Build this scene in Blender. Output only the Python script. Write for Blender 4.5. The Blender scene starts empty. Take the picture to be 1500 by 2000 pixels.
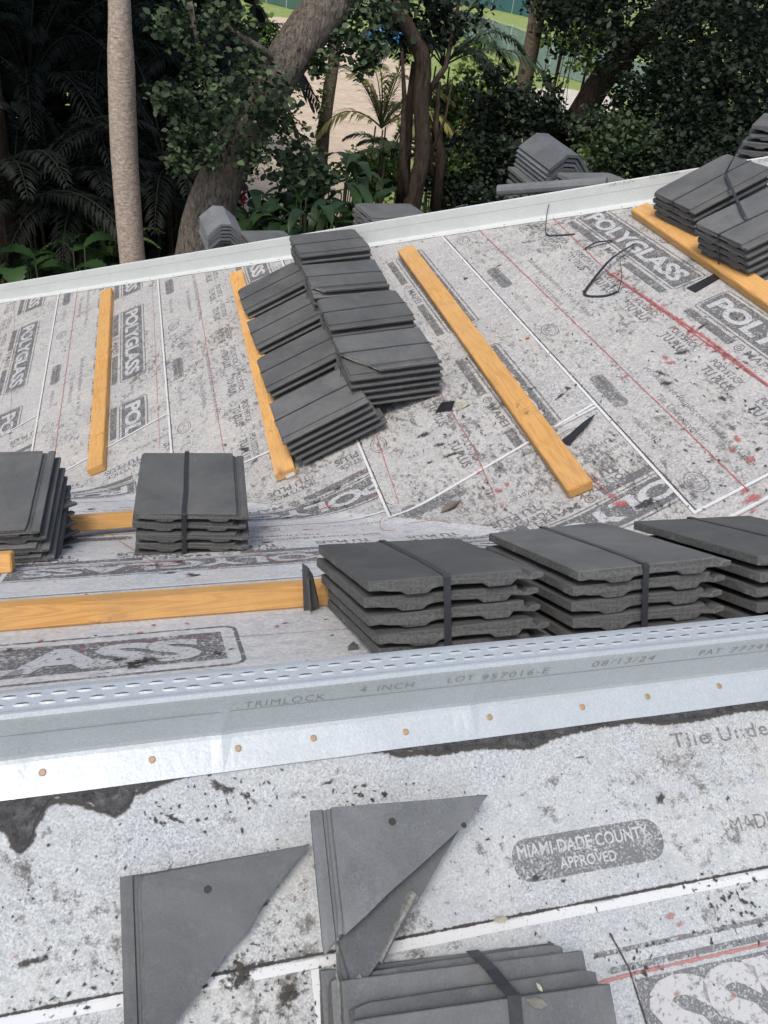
import bpy, bmesh, math, random
import numpy as np
from mathutils import Vector, Matrix, noise
rng = np.random.default_rng(7)
random.seed(7)
R = math.radians
SC = bpy.context.scene
COL = SC.collection

# ------------------------------------------------------------------ camera
HC = 6.6                                   # camera height above the ground
CAMB = np.array([[0.96331692, -0.24205334, 0.115809], [-0.04957796, -0.58461932, -0.80962923], [0.26374712, 0.77418796, -0.57517419]])  # right, down, forward
FPX = 1604.62
cd = bpy.data.cameras.new('camera'); cam = bpy.data.objects.new('camera', cd); COL.objects.link(cam)
cd.sensor_fit = 'HORIZONTAL'; cd.sensor_width = 36; cd.lens = 36 * FPX / 1500
cd.clip_start = 0.05; cd.clip_end = 2000
m = Matrix.Identity(4)
for i in range(3):
    m[i][0] = CAMB[0][i]; m[i][1] = -CAMB[1][i]; m[i][2] = -CAMB[2][i]
m[2][3] = HC
cam.matrix_world = m
SC.camera = cam

# ------------------------------------------------------------------ light
SUN_EL, SUN_AZ = 60, -140                   # azimuth from +Y, towards -X
w = bpy.data.worlds.new('World'); SC.world = w; w.use_nodes = True
nt = w.node_tree; nt.nodes.clear()
sky = nt.nodes.new('ShaderNodeTexSky'); sky.sky_type = 'NISHITA'; sky.sun_disc = False
sky.sun_elevation = R(SUN_EL); sky.sun_rotation = R(SUN_AZ); sky.dust_density = 3.5; sky.air_density = 1.2; sky.ozone_density = 1.0
bg = nt.nodes.new('ShaderNodeBackground'); bg.inputs[1].default_value = 0.15
wo = nt.nodes.new('ShaderNodeOutputWorld')
hs_ = nt.nodes.new('ShaderNodeHueSaturation'); hs_.inputs['Saturation'].default_value = 0.8
nt.links.new(sky.outputs[0], hs_.inputs['Color']); nt.links.new(hs_.outputs[0], bg.inputs[0]); nt.links.new(bg.outputs[0], wo.inputs[0])
sd = bpy.data.lights.new('sun', 'SUN'); sun = bpy.data.objects.new('sun', sd); COL.objects.link(sun)
sd.energy = 1.5; sd.angle = R(18); sd.color = (1.0, 0.955, 0.89)
az, el = R(SUN_AZ), R(SUN_EL)
sdir = Vector((math.sin(az) * math.cos(el), math.cos(az) * math.cos(el), math.sin(el)))
sun.rotation_euler = sdir.to_track_quat('Z', 'Y').to_euler()
sun.location = (-10, -5, 20)
SC.view_settings.view_transform = 'Standard'; SC.view_settings.look = 'None'
SC.view_settings.exposure = 0.24; SC.view_settings.gamma = 1

# ------------------------------------------------------------------ frames
def V(*a): return np.array(a, float)
def nz(x): x = np.asarray(x, float); return x / np.linalg.norm(x)
CAMP = V(0, 0, HC)
def ray(x, y):
    v = (x - 750) * CAMB[0] + (y - 1000) * CAMB[1] + FPX * CAMB[2]
    return v / np.linalg.norm(v)
def atY(x, y, Y): r = ray(x, y); return CAMP + r * (Y / r[1])
def atG(x, y, z=0.0): r = ray(x, y); return CAMP + r * ((z - HC) / r[2])
YR, ZR = 0.82400404, HC - 1.01877041       # ridge line
VP = V(0.7967, 2.3237, HC - 1.7686)        # a point on the valley line
TN, TA = 0.5, 0.47                         # roof pitches
nP, nN, nA = nz([0, -TN, 1]), nz([0, TN, 1]), nz([-TA, 0, 1])
def hit(x, y, o, n, h=0.0):
    r = ray(x, y); return CAMP + r * (((o - CAMP) @ n + h) / (r @ n))
RO = V(0, YR, ZR)
def PP(x, y, h=0.0): return hit(x, y, RO, nP, h)
def NN(x, y, h=0.0): return hit(x, y, RO, nN, h)
def AA(x, y, h=0.0): return hit(x, y, VP, nA, h)
CN, CA = math.sqrt(1 + TN * TN), math.sqrt(1 + TA * TA)
# valley geometry: the membrane runs round the valley in a soft curve
KV = nz([-1 / TA, 1 / TN, -1])
mN = nz(np.cross(KV, nN)); mN = mN if mN[1] < 0 else -mN
mA = nz(np.cross(KV, nA)); mA = mA if mA[0] > 0 else -mA
tb = nz(mA - mN); bb = nz(mA + mN)
th2 = math.acos(max(-1, min(1, float(-mN @ tb))))
RV = 0.42; TT = RV * math.tan(th2); ARC = RV * th2
def valley_pos(a, S, h=0.0):
    base = VP + KV * a
    if S <= -ARC: return base + mN * (-S - ARC + TT) + nN * h
    if S >= ARC: return base + mA * (S - ARC + TT) + nA * h
    ph = S / RV
    C = base + bb * (RV / math.cos(th2))
    d = tb * math.sin(ph) - bb * math.cos(ph)
    return C + d * (RV - h)
def a_S_from_N(p):                          # p on the flat (extended) N plane
    d = p - VP; return d @ KV, -(d @ mN) + TT - ARC
def a_S_from_A(p):
    d = p - VP; return d @ KV, (d @ mA) - TT + ARC
# plane frames: (u, v) -> 3D.  A: u = -Y, v = upslope from x=0 ; N: u = -X, v = upslope (<0 beyond the ridge) ; P: u = X, v = upslope
A0 = V(0, 0, VP[2] - TA * VP[0]); A1 = V(0, -1, 0); A2 = nz([1, 0, TA])
N0 = RO; N1 = V(-1, 0, 0); N2 = nz([0, -1, TN])
P0 = RO; P1 = V(1, 0, 0); P2 = nz([0, 1, TN])
def mapA(u, v, h): return valley_pos(*a_S_from_A(A0 + A1 * u + A2 * v), h)
def mapN(u, v, h): return valley_pos(*a_S_from_N(N0 + N1 * u + N2 * v), h)
def mapP(u, v, h): return P0 + P1 * u + P2 * v + nP * h
def uvA(x, y):
    d = AA(x, y) - A0; return np.array([d @ A1, d @ A2])
def uvN(x, y):
    d = NN(x, y) - N0; return np.array([d @ N1, d @ N2])
def uvP(x, y):
    d = PP(x, y) - P0; return np.array([d @ P1, d @ P2])
def uvNA(x, y):                             # a point seen on A, in the unfolded N frame
    a, S = a_S_from_A(AA(x, y))
    p = VP + KV * a - mN * (S - TT + ARC)
    d = p - N0; return np.array([d @ N1, d @ N2])

# ------------------------------------------------------------------ materials
MATS = {}
def newmat(name):
    mt = bpy.data.materials.new(name); mt.use_nodes = True; t = mt.node_tree
    b = t.nodes.get('Principled BSDF'); MATS[name] = mt
    return mt, t, b
def nd(t, typ, **kw):
    n = t.nodes.new(typ)
    for k, v in kw.items():
        if k in n.inputs: n.inputs[k].default_value = v
        else: setattr(n, k, v)
    return n
def tex(t, scale, detail=4, rough=0.6, co=None, dist=0.0, stretch=None, kind='Object', rot=None):
    if co is None:
        tc = nd(t, 'ShaderNodeTexCoord'); co = tc.outputs[kind]
    if stretch or rot:
        mp = nd(t, 'ShaderNodeMapping'); t.links.new(co, mp.inputs[0])
        if stretch: mp.inputs['Scale'].default_value = stretch
        if rot: mp.inputs['Rotation'].default_value = rot
        co = mp.outputs[0]
    n = nd(t, 'ShaderNodeTexNoise'); n.inputs['Scale'].default_value = scale; n.inputs['Detail'].default_value = detail
    n.inputs['Roughness'].default_value = rough; n.inputs['Distortion'].default_value = dist
    t.links.new(co, n.inputs['Vector']); return n.outputs['Fac']
def ramp(t, fac, stops):
    r = nd(t, 'ShaderNodeValToRGB'); e = r.color_ramp.elements
    while len(e) < len(stops): e.new(0.5)
    for i, (p, c) in enumerate(stops):
        e[i].position = p; e[i].color = (c, c, c, 1) if isinstance(c, (int, float)) else (*c, 1)
    t.links.new(fac, r.inputs[0]); return r.outputs[0]
def mixc(t, fac, a, b, mode='MIX'):
    n = nd(t, 'ShaderNodeMix'); n.data_type = 'RGBA'; n.blend_type = mode
    for sock, val in ((n.inputs[0], fac), (n.inputs[6], a), (n.inputs[7], b)):
        if hasattr(val, 'is_output'): t.links.new(val, sock)
        elif isinstance(val, (int, float)): sock.default_value = val
        else: sock.default_value = (*val, 1)
    return n.outputs[2]
def math_(t, op, a, b=0.0):
    n = nd(t, 'ShaderNodeMath'); n.operation = op
    for s, v in ((n.inputs[0], a), (n.inputs[1], b)):
        if hasattr(v, 'is_output'): t.links.new(v, s)
        else: s.default_value = v
    return n.outputs[0]
def bump(t, b, h, strength=0.3, dist=0.002):
    n = nd(t, 'ShaderNodeBump'); n.inputs['Strength'].default_value = strength; n.inputs['Distance'].default_value = dist
    t.links.new(h, n.inputs['Height']); t.links.new(n.outputs[0], b.inputs['Normal'])

def membrane(name, base, dark, fine, dirt, seed, streak=None, dirtscale=9.0):
    mt, t, b = newmat(name)
    tc = nd(t, 'ShaderNodeTexCoord'); mp = nd(t, 'ShaderNodeMapping'); mp.inputs['Location'].default_value = (seed, seed * 1.7, 0)
    t.links.new(tc.outputs['Object'], mp.inputs[0]); co = mp.outputs[0]
    c = mixc(t, ramp(t, tex(t, fine, 3, 0.75, co), [(0.30, 0.0), (0.62, 1.0)]), dark, base)
    c = mixc(t, ramp(t, tex(t, 3.4, 6, 0.7, co), [(0.4, 0), (0.62, 0.5)]), c, (base[0] * 1.02, base[1] * 0.97, base[2] * 0.88))
    c = mixc(t, ramp(t, tex(t, fine * 0.30, 5, 0.75, co), [(0.30, 0.75), (0.52, 0)]), c, tuple(x * 0.52 for x in base))
    c = mixc(t, ramp(t, tex(t, 11, 7, 0.72, co), [(0.50, 0), (0.66, 0.55)]), c, tuple(x * 0.60 for x in base))
    c = mixc(t, ramp(t, tex(t, 1.6, 5, 0.6, co), [(0.35, 0.0), (0.7, 0.45)]), c, tuple(x * 0.80 for x in base))
    # dark scuffs: sharp-edged patches broken up by a fine noise
    d1 = tex(t, dirtscale, 8, 0.72, co, 0.4, streak)
    d2 = tex(t, dirtscale * 5.5, 7, 0.82, co, 0.0, streak)
    d3 = tex(t, 1.1, 3, 0.5, co)
    s = math_(t, 'ADD', math_(t, 'MULTIPLY', d1, 0.34), math_(t, 'MULTIPLY', d2, 0.66))
    s = math_(t, 'ADD', s, math_(t, 'MULTIPLY', math_(t, 'SUBTRACT', d3, 0.5), 0.22))
    mask = ramp(t, s, [(dirt, 0.0), (dirt + 0.04, 0.6), (dirt + 0.1, 0.95)])
    c = mixc(t, mask, c, (0.09, 0.085, 0.08))
    br = ramp(t, tex(t, 2.3, 6, 0.7, co), [(0.55, 0.0), (0.75, 0.35)])
    c = mixc(t, br, c, (0.40, 0.34, 0.27))
    t.links.new(c, b.inputs['Base Color']); b.inputs['Roughness'].default_value = 0.85
    b.inputs['Specular IOR Level'].default_value = 0.25
    hh = math_(t, 'ADD', math_(t, 'ADD', tex(t, fine * 0.6, 4, 0.7, co), math_(t, 'MULTIPLY', tex(t, 14, 3, 0.5, co), 2.5)), math_(t, 'MULTIPLY', tex(t, 3.5, 4, 0.5, co, 0.8), 12))
    bump(t, b, hh, 0.45, 0.002)
    return mt
M_P = membrane('membrane_near', (0.56, 0.59, 0.62), (0.10, 0.105, 0.11), 280, 0.542, 0.0, None, 7)
M_N = membrane('membrane_smooth', (0.61, 0.62, 0.64), (0.30, 0.30, 0.30), 110, 0.60, 3.0, (0.3, 1, 1), 8)
M_A = membrane('membrane_far', (0.545, 0.54, 0.535), (0.13, 0.13, 0.13), 105, 0.528, 9.0, (1, 0.6, 1), 9)

def decal(name, col, cover, scale, rough=0.85, attr=False, detail=4, soft=0.06):
    """ink, chalk or dirt that leaves gaps of the sheet below: real transparency, broken up by noise"""
    mt, t, b = newmat(name)
    b.inputs['Base Color'].default_value = (*col, 1); b.inputs['Roughness'].default_value = rough
    b.inputs['Specular IOR Level'].default_value = 0.2
    n = tex(t, scale, detail, 0.72)
    n = math_(t, 'ADD', math_(t, 'MULTIPLY', n, 0.75), math_(t, 'MULTIPLY', tex(t, scale * 0.12, 3, 0.6), 0.25))
    if attr:
        at = nd(t, 'ShaderNodeAttribute'); at.attribute_name = 'fade'
        n = math_(t, 'ADD', n, math_(t, 'MULTIPLY', math_(t, 'SUBTRACT', at.outputs['Fac'], 0.62), 0.42))
    thr = 0.5 - cover
    f = ramp(t, n, [(max(0, thr - soft), 0.0), (thr + soft, 1.0)])
    tr = nd(t, 'ShaderNodeBsdfTransparent'); ms = nd(t, 'ShaderNodeMixShader')
    t.links.new(f, ms.inputs[0]); t.links.new(tr.outputs[0], ms.inputs[1]); t.links.new(b.outputs[0], ms.inputs[2])
    t.links.new(ms.outputs[0], t.nodes['Material Output'].inputs[0])
    return mt
INK = decal('print_ink', (0.14, 0.14, 0.145), 0.02, 120, soft=0.09)
INKN = decal('print_ink_near', (0.17, 0.175, 0.18), 0.012, 240, soft=0.08)
INKF = decal('print_ink_small', (0.19, 0.19, 0.195), 0.02, 90, soft=0.09)
WHT = decal('white_selvage', (0.60, 0.61, 0.62), 0.14, 200)
WLT = decal('white_letters', (0.46, 0.465, 0.475), 0.09, 110, soft=0.08)
CHALK = decal('red_chalk', (0.42, 0.13, 0.13), 0.01, 120, attr=True, detail=8, soft=0.12)
GRIME = decal('black_grime', (0.06, 0.056, 0.052), -0.01, 110, attr=True, detail=10, soft=0.07)
PINK = decal('faded_chalk', (0.40, 0.19, 0.18), -0.02, 90, attr=True, detail=8, soft=0.12)
STAINB = decal('brown_stain', (0.20, 0.13, 0.08), -0.03, 50, attr=True, detail=8)

mt, t, b = newmat('tar'); TAR = mt
c = mixc(t, ramp(t, tex(t, 60, 6, 0.7), [(0.35, 0), (0.7, 1)]), (0.014, 0.015, 0.017), (0.085, 0.085, 0.088))
t.links.new(c, b.inputs['Base Color']); b.inputs['Roughness'].default_value = 0.42
bump(t, b, tex(t, 45, 6, 0.65, None, 1.2), 0.9, 0.008)

mt, t, b = newmat('galvanised_steel'); GALV = mt
vor = nd(t, 'ShaderNodeTexVoronoi'); vor.inputs['Scale'].default_value = 420
tc = nd(t, 'ShaderNodeTexCoord'); t.links.new(tc.outputs['Object'], vor.inputs['Vector'])
c = mixc(t, ramp(t, vor.outputs['Color'], [(0.2, 0.0), (0.9, 1.0)]), (0.43, 0.47, 0.50), (0.50, 0.54, 0.57))
c = mixc(t, ramp(t, tex(t, 5, 6, 0.65), [(0.45, 0), (0.75, 0.4)]), c, (0.40, 0.43, 0.45))
c = mixc(t, ramp(t, tex(t, 14, 8, 0.75), [(0.62, 0), (0.70, 0.35)]), c, (0.33, 0.31, 0.27))
t.links.new(c, b.inputs['Base Color']); b.inputs['Metallic'].default_value = 0.25
rr = ramp(t, tex(t, 26, 5, 0.6), [(0.3, 0.34), (0.7, 0.50)]); t.links.new(rr, b.inputs['Roughness'])
hh = math_(t, 'ADD', tex(t, 150, 3, 0.6), math_(t, 'MULTIPLY', tex(t, 9, 3, 0.5), 5)); bump(t, b, hh, 0.3, 0.0015)
mt, t, b = newmat('sunlit_galvanised'); GALV_LIT = mt  # matt, lighter copy for the hip metal: its sun-facing brightness put into the colour
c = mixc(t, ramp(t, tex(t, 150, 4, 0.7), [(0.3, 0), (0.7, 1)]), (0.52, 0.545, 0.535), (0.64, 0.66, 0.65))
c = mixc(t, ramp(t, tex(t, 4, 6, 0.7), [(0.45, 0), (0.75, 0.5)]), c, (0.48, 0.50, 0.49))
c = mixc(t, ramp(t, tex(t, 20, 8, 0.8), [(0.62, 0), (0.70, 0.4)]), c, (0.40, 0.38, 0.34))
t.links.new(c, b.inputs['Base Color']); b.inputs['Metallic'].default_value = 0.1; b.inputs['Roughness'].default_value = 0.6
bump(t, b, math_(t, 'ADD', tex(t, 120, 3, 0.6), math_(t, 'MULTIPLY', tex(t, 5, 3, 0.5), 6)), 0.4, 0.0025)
mt, t, b = newmat('steel_print'); SINK = mt
b.inputs['Base Color'].default_value = (0.235, 0.25, 0.255, 1); b.inputs['Roughness'].default_value = 0.6
mt, t, b = newmat('slot_dark'); SLOT = mt
b.inputs['Base Color'].default_value = (0.035, 0.03, 0.028, 1); b.inputs['Roughness'].default_value = 0.8
RUST = decal('rust_stain', (0.45, 0.22, 0.06), -0.03, 120, attr=True, detail=6)
mt, t, b = newmat('nail_brass'); NAIL = mt
c = mixc(t, ramp(t, tex(t, 90, 5, 0.7), [(0.4, 0), (0.6, 1)]), (0.30, 0.24, 0.15), (0.42, 0.25, 0.17))
t.links.new(c, b.inputs['Base Color']); b.inputs['Roughness'].default_value = 0.55; b.inputs['Metallic'].default_value = 0.3

def tilemat(name, base, seed, rings=True):
    mt, t, b = newmat(name)
    tc = nd(t, 'ShaderNodeTexCoord'); oi = nd(t, 'ShaderNodeObjectInfo')
    mp = nd(t, 'ShaderNodeVectorMath'); mp.operation = 'ADD'
    sc = nd(t, 'ShaderNodeVectorMath'); sc.operation = 'SCALE'; sc.inputs['Scale'].default_value = 37.0
    cb = nd(t, 'ShaderNodeCombineXYZ'); t.links.new(oi.outputs['Random'], cb.inputs[0]); t.links.new(oi.outputs['Random'], cb.inputs[1])
    t.links.new(cb.outputs[0], sc.inputs[0]); t.links.new(tc.outputs['Object'], mp.inputs[0]); t.links.new(sc.outputs[0], mp.inputs[1])
    co = mp.outputs[0]
    c = mixc(t, ramp(t, tex(t, 260, 3, 0.8, co), [(0.3, 0), (0.7, 1)]), tuple(x * 0.72 for x in base), tuple(x * 1.25 for x in base))
    c = mixc(t, ramp(t, tex(t, 7, 6, 0.65, co), [(0.35, 0), (0.75, 0.6)]), c, tuple(x * 1.45 for x in base))
    if rings:
        vo = nd(t, 'ShaderNodeTexVoronoi'); vo.inputs['Scale'].default_value = 62; t.links.new(co, vo.inputs['Vector'])
        rg = ramp(t, vo.outputs['Distance'], [(0.22, 0), (0.30, 0.55), (0.36, 0.5), (0.46, 0)])
        gate = ramp(t, tex(t, 20, 3, 0.6, co), [(0.48, 0), (0.60, 1)])
        c = mixc(t, math_(t, 'MULTIPLY', math_(t, 'MULTIPLY', rg, gate), 0.55), c, tuple(x * 2.0 for x in base))
    sp = ramp(t, tex(t, 55, 8, 0.8, co), [(0.66, 0), (0.72, 0.5)])
    c = mixc(t, sp, c, tuple(min(1, x * 3.2) for x in base))
    scr = ramp(t, tex(t, 38, 5, 0.7, co, 0.2, (1, .12, 1)), [(0.63, 0), (0.72, 0.4)])
    c = mixc(t, scr, c, tuple(x * 2.2 for x in base))
    dst = ramp(t, tex(t, 3.5, 8, 0.75, co, 0.5), [(0.42, 0), (0.66, 0.6)])
    c = mixc(t, dst, c, (base[0] * 1.9, base[1] * 1.85, base[2] * 1.75))
    var = nd(t, 'ShaderNodeHueSaturation'); t.links.new(c, var.inputs['Color'])
    t.links.new(math_(t, 'ADD', math_(t, 'MULTIPLY', oi.outputs['Random'], 0.50), 0.77), var.inputs['Value'])
    t.links.new(var.outputs[0], b.inputs['Base Color']); b.inputs['Roughness'].default_value = 0.72
    b.inputs['Specular IOR Level'].default_value = 0.35
    bump(t, b, math_(t, 'ADD', tex(t, 420, 3, 0.7, co), math_(t, 'MULTIPLY', tex(t, 60, 5, 0.65, co), 1.6)), 0.6, 0.002)
    return mt
TILE = tilemat('concrete_tile', (0.086, 0.088, 0.089), 0, False)
TILEN = tilemat('concrete_tile_weathered', (0.110, 0.116, 0.124), 5, True)
mt, t, b = newmat('tile_edge'); TEDGE = mt
c = mixc(t, ramp(t, tex(t, 160, 6, 0.8), [(0.35, 0), (0.7, 1)]), (0.060, 0.061, 0.060), (0.165, 0.165, 0.160))
c = mixc(t, ramp(t, tex(t, 30, 7, 0.75), [(0.60, 0), (0.70, 0.6)]), c, (0.27, 0.27, 0.26))
t.links.new(c, b.inputs['Base Color']); b.inputs['Roughness'].default_value = 0.95; bump(t, b, tex(t, 210, 5, 0.8), 0.9, 0.003)
mt, t, b = newmat('broken_concrete'); BROKE = mt
c = mixc(t, ramp(t, tex(t, 120, 5, 0.8), [(0.35, 0), (0.65, 1)]), (0.11, 0.11, 0.105), (0.30, 0.30, 0.28))
t.links.new(c, b.inputs['Base Color']); b.inputs['Roughness'].default_value = 0.95; bump(t, b, tex(t, 150, 5, 0.8), 0.8, 0.003)

def woodmat():
    mt, t, b = newmat('yellow_pine')
    tc = nd(t, 'ShaderNodeTexCoord'); oi = nd(t, 'ShaderNodeObjectInfo')
    cb = nd(t, 'ShaderNodeCombineXYZ'); t.links.new(math_(t, 'MULTIPLY', oi.outputs['Random'], 9), cb.inputs[0]); t.links.new(math_(t, 'MULTIPLY', oi.outputs['Random'], 5), cb.inputs[2])
    ad = nd(t, 'ShaderNodeVectorMath'); ad.operation = 'ADD'; t.links.new(tc.outputs['Object'], ad.inputs[0]); t.links.new(cb.outputs[0], ad.inputs[1])
    co = ad.outputs[0]
    ww = tex(t, 3.2, 3, 0.5, co, 0.6, (0.5, 7, 7))
    wv = nd(t, 'ShaderNodeMath'); wv.operation = 'SINE'; t.links.new(math_(t, 'MULTIPLY', ww, 75), wv.inputs[0])
    g = ramp(t, math_(t, 'ADD', math_(t, 'MULTIPLY', wv.outputs[0], 0.5), 0.5), [(0.25, 0), (0.95, 1)])
    c = mixc(t, math_(t, 'MULTIPLY', g, 0.42), (0.63, 0.345, 0.105), (0.38, 0.160, 0.040))
    c = mixc(t, ramp(t, tex(t, 110, 3, 0.7, co, 0, (0.05, 1, 1)), [(0.35, 0), (0.75, 0.35)]), c, (0.62, 0.35, 0.13))
    c = mixc(t, ramp(t, tex(t, 11, 7, 0.75, co, 0.3), [(0.61, 0), (0.67, 0.75)]), c, (0.16, 0.09, 0.05))
    vo = nd(t, 'ShaderNodeTexVoronoi'); vo.inputs['Scale'].default_value = 1.0
    mp = nd(t, 'ShaderNodeMapping'); mp.inputs['Scale'].default_value = (3.3, 9, 9); t.links.new(co, mp.inputs[0]); t.links.new(mp.outputs[0], vo.inputs['Vector'])
    kn = ramp(t, vo.outputs['Distance'], [(0.04, 1), (0.07, 0.45), (0.085, 0.75), (0.10, 0.15), (0.13, 0.4), (0.16, 0)])
    gk = nd(t, 'ShaderNodeSeparateColor'); t.links.new(vo.outputs['Color'], gk.inputs[0]); c = mixc(t, math_(t, 'MULTIPLY', kn, math_(t, 'GREATER_THAN', gk.outputs[0], 0.62)), c, (0.24, 0.09, 0.03))
    c = mixc(t, ramp(t, tex(t, 5, 6, 0.7, co, 0.4), [(0.5, 0), (0.75, 0.5)]), c, (0.30, 0.19, 0.10))
    c = mixc(t, ramp(t, tex(t, 2.1, 3, 0.6, co), [(0.4, 0), (0.7, 0.4)]), c, (0.66, 0.42, 0.20))
    hv = nd(t, 'ShaderNodeHueSaturation'); t.links.new(c, hv.inputs['Color']); t.links.new(math_(t, 'ADD', math_(t, 'MULTIPLY', oi.outputs['Random'], 0.3), 0.84), hv.inputs['Value']); c = hv.outputs[0]
    t.links.new(c, b.inputs['Base Color']); b.inputs['Roughness'].default_value = 0.68
    bump(t, b, math_(t, 'ADD', math_(t, 'MULTIPLY', g, 0.4), tex(t, 90, 3, 0.6, co, 0, (0.1, 1, 1))), 0.3, 0.0012)
    return mt
WOOD = woodmat()
def plain(name, col, rough=0.6, spec=0.5, scale=40, var=0.25, bmp=0.2, metal=0):
    mt, t, b = newmat(name)
    c = mixc(t, ramp(t, tex(t, scale, 5, 0.7), [(0.3, 0), (0.7, 1)]), tuple(x * (1 - var) for x in col), tuple(min(1, x * (1 + var)) for x in col))
    t.links.new(c, b.inputs['Base Color']); b.inputs['Roughness'].default_value = rough; b.inputs['Specular IOR Level'].default_value = spec
    b.inputs['Metallic'].default_value = metal
    if bmp: bump(t, b, tex(t, scale * 2, 4, 0.6), bmp, 0.003)
    return mt
STRAP = plain('black_strap', (0.028, 0.030, 0.033), 0.45, 0.5, 60, 0.3, 0.15)
PAPER = plain('white_paper', (0.72, 0.71, 0.68), 0.7)
SCRAP = plain('dirty_paper', (0.36, 0.35, 0.28), 0.8, .2, 90, .5)
BLACKP = plain('black_plastic', (0.02, 0.02, 0.022), 0.4)
DEADLEAF = plain('dead_leaf', (0.30, 0.17, 0.08), 0.7)
WALLM = plain('stucco', (0.55, 0.52, 0.46), 0.9, 0.2, 30)

def barkmat(name, c1, c2, stretch, scale, bmp=0.8, dist=0.03):
    mt, t, b = newmat(name)
    n = tex(t, scale, 6, 0.68, None, 0.5, stretch)
    c = mixc(t, ramp(t, n, [(0.35, 0), (0.65, 1)]), c1, c2)
    c = mixc(t, ramp(t, tex(t, 2.5, 5, 0.6), [(0.4, 0), (0.75, 0.5)]), c, tuple(x * 0.6 for x in c2))
    t.links.new(c, b.inputs['Base Color']); b.inputs['Roughness'].default_value = 0.9; b.inputs['Specular IOR Level'].default_value = 0.2
    bump(t, b, n, bmp, dist); return mt
PALMBARK = barkmat('palm_bark', (0.24, 0.18, 0.14), (0.62, 0.52, 0.44), (2.2, 2.2, 5), 11, 0.9, 0.012)
OAKBARK = barkmat('oak_bark', (0.045, 0.037, 0.030), (0.33, 0.285, 0.235), (5, 5, 1.6), 7, 1.0, 0.07)
DARKBARK = barkmat('dark_bark', (0.03, 0.022, 0.016), (0.115, 0.085, 0.065), (7, 7, 1.6), 3, 1.0, 0.04)
TANBARK = barkmat('tan_bark', (0.10, 0.08, 0.055), (0.26, 0.21, 0.15), (2, 2, 5), 5, 0.7, 0.02)
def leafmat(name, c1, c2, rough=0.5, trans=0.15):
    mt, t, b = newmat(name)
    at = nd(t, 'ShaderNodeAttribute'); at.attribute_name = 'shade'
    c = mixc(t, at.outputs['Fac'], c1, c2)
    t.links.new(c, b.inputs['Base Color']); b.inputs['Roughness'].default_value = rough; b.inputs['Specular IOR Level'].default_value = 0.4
    tl = nd(t, 'ShaderNodeBsdfTranslucent'); t.links.new(c, tl.inputs[0])
    ms = nd(t, 'ShaderNodeMixShader'); ms.inputs[0].default_value = trans
    t.links.new(b.outputs[0], ms.inputs[1]); t.links.new(tl.outputs[0], ms.inputs[2]); t.links.new(ms.outputs[0], t.nodes['Material Output'].inputs[0])
    return mt
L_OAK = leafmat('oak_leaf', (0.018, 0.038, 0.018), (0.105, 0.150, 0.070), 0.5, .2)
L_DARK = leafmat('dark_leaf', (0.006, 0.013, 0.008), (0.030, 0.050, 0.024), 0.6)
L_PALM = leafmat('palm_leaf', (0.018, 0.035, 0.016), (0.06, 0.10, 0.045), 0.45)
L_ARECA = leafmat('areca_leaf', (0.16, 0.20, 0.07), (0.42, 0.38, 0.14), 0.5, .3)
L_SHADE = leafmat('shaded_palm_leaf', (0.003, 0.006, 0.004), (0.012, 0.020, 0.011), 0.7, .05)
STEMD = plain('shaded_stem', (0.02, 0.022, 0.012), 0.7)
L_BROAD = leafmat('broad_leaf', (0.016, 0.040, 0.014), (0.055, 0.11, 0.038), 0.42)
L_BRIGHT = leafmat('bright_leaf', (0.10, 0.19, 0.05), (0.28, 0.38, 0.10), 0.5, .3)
STEM = plain('green_stem', (0.07, 0.10, 0.04), 0.6)
FLOWER = plain('red_bract', (0.45, 0.03, 0.04), 0.5)

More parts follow.
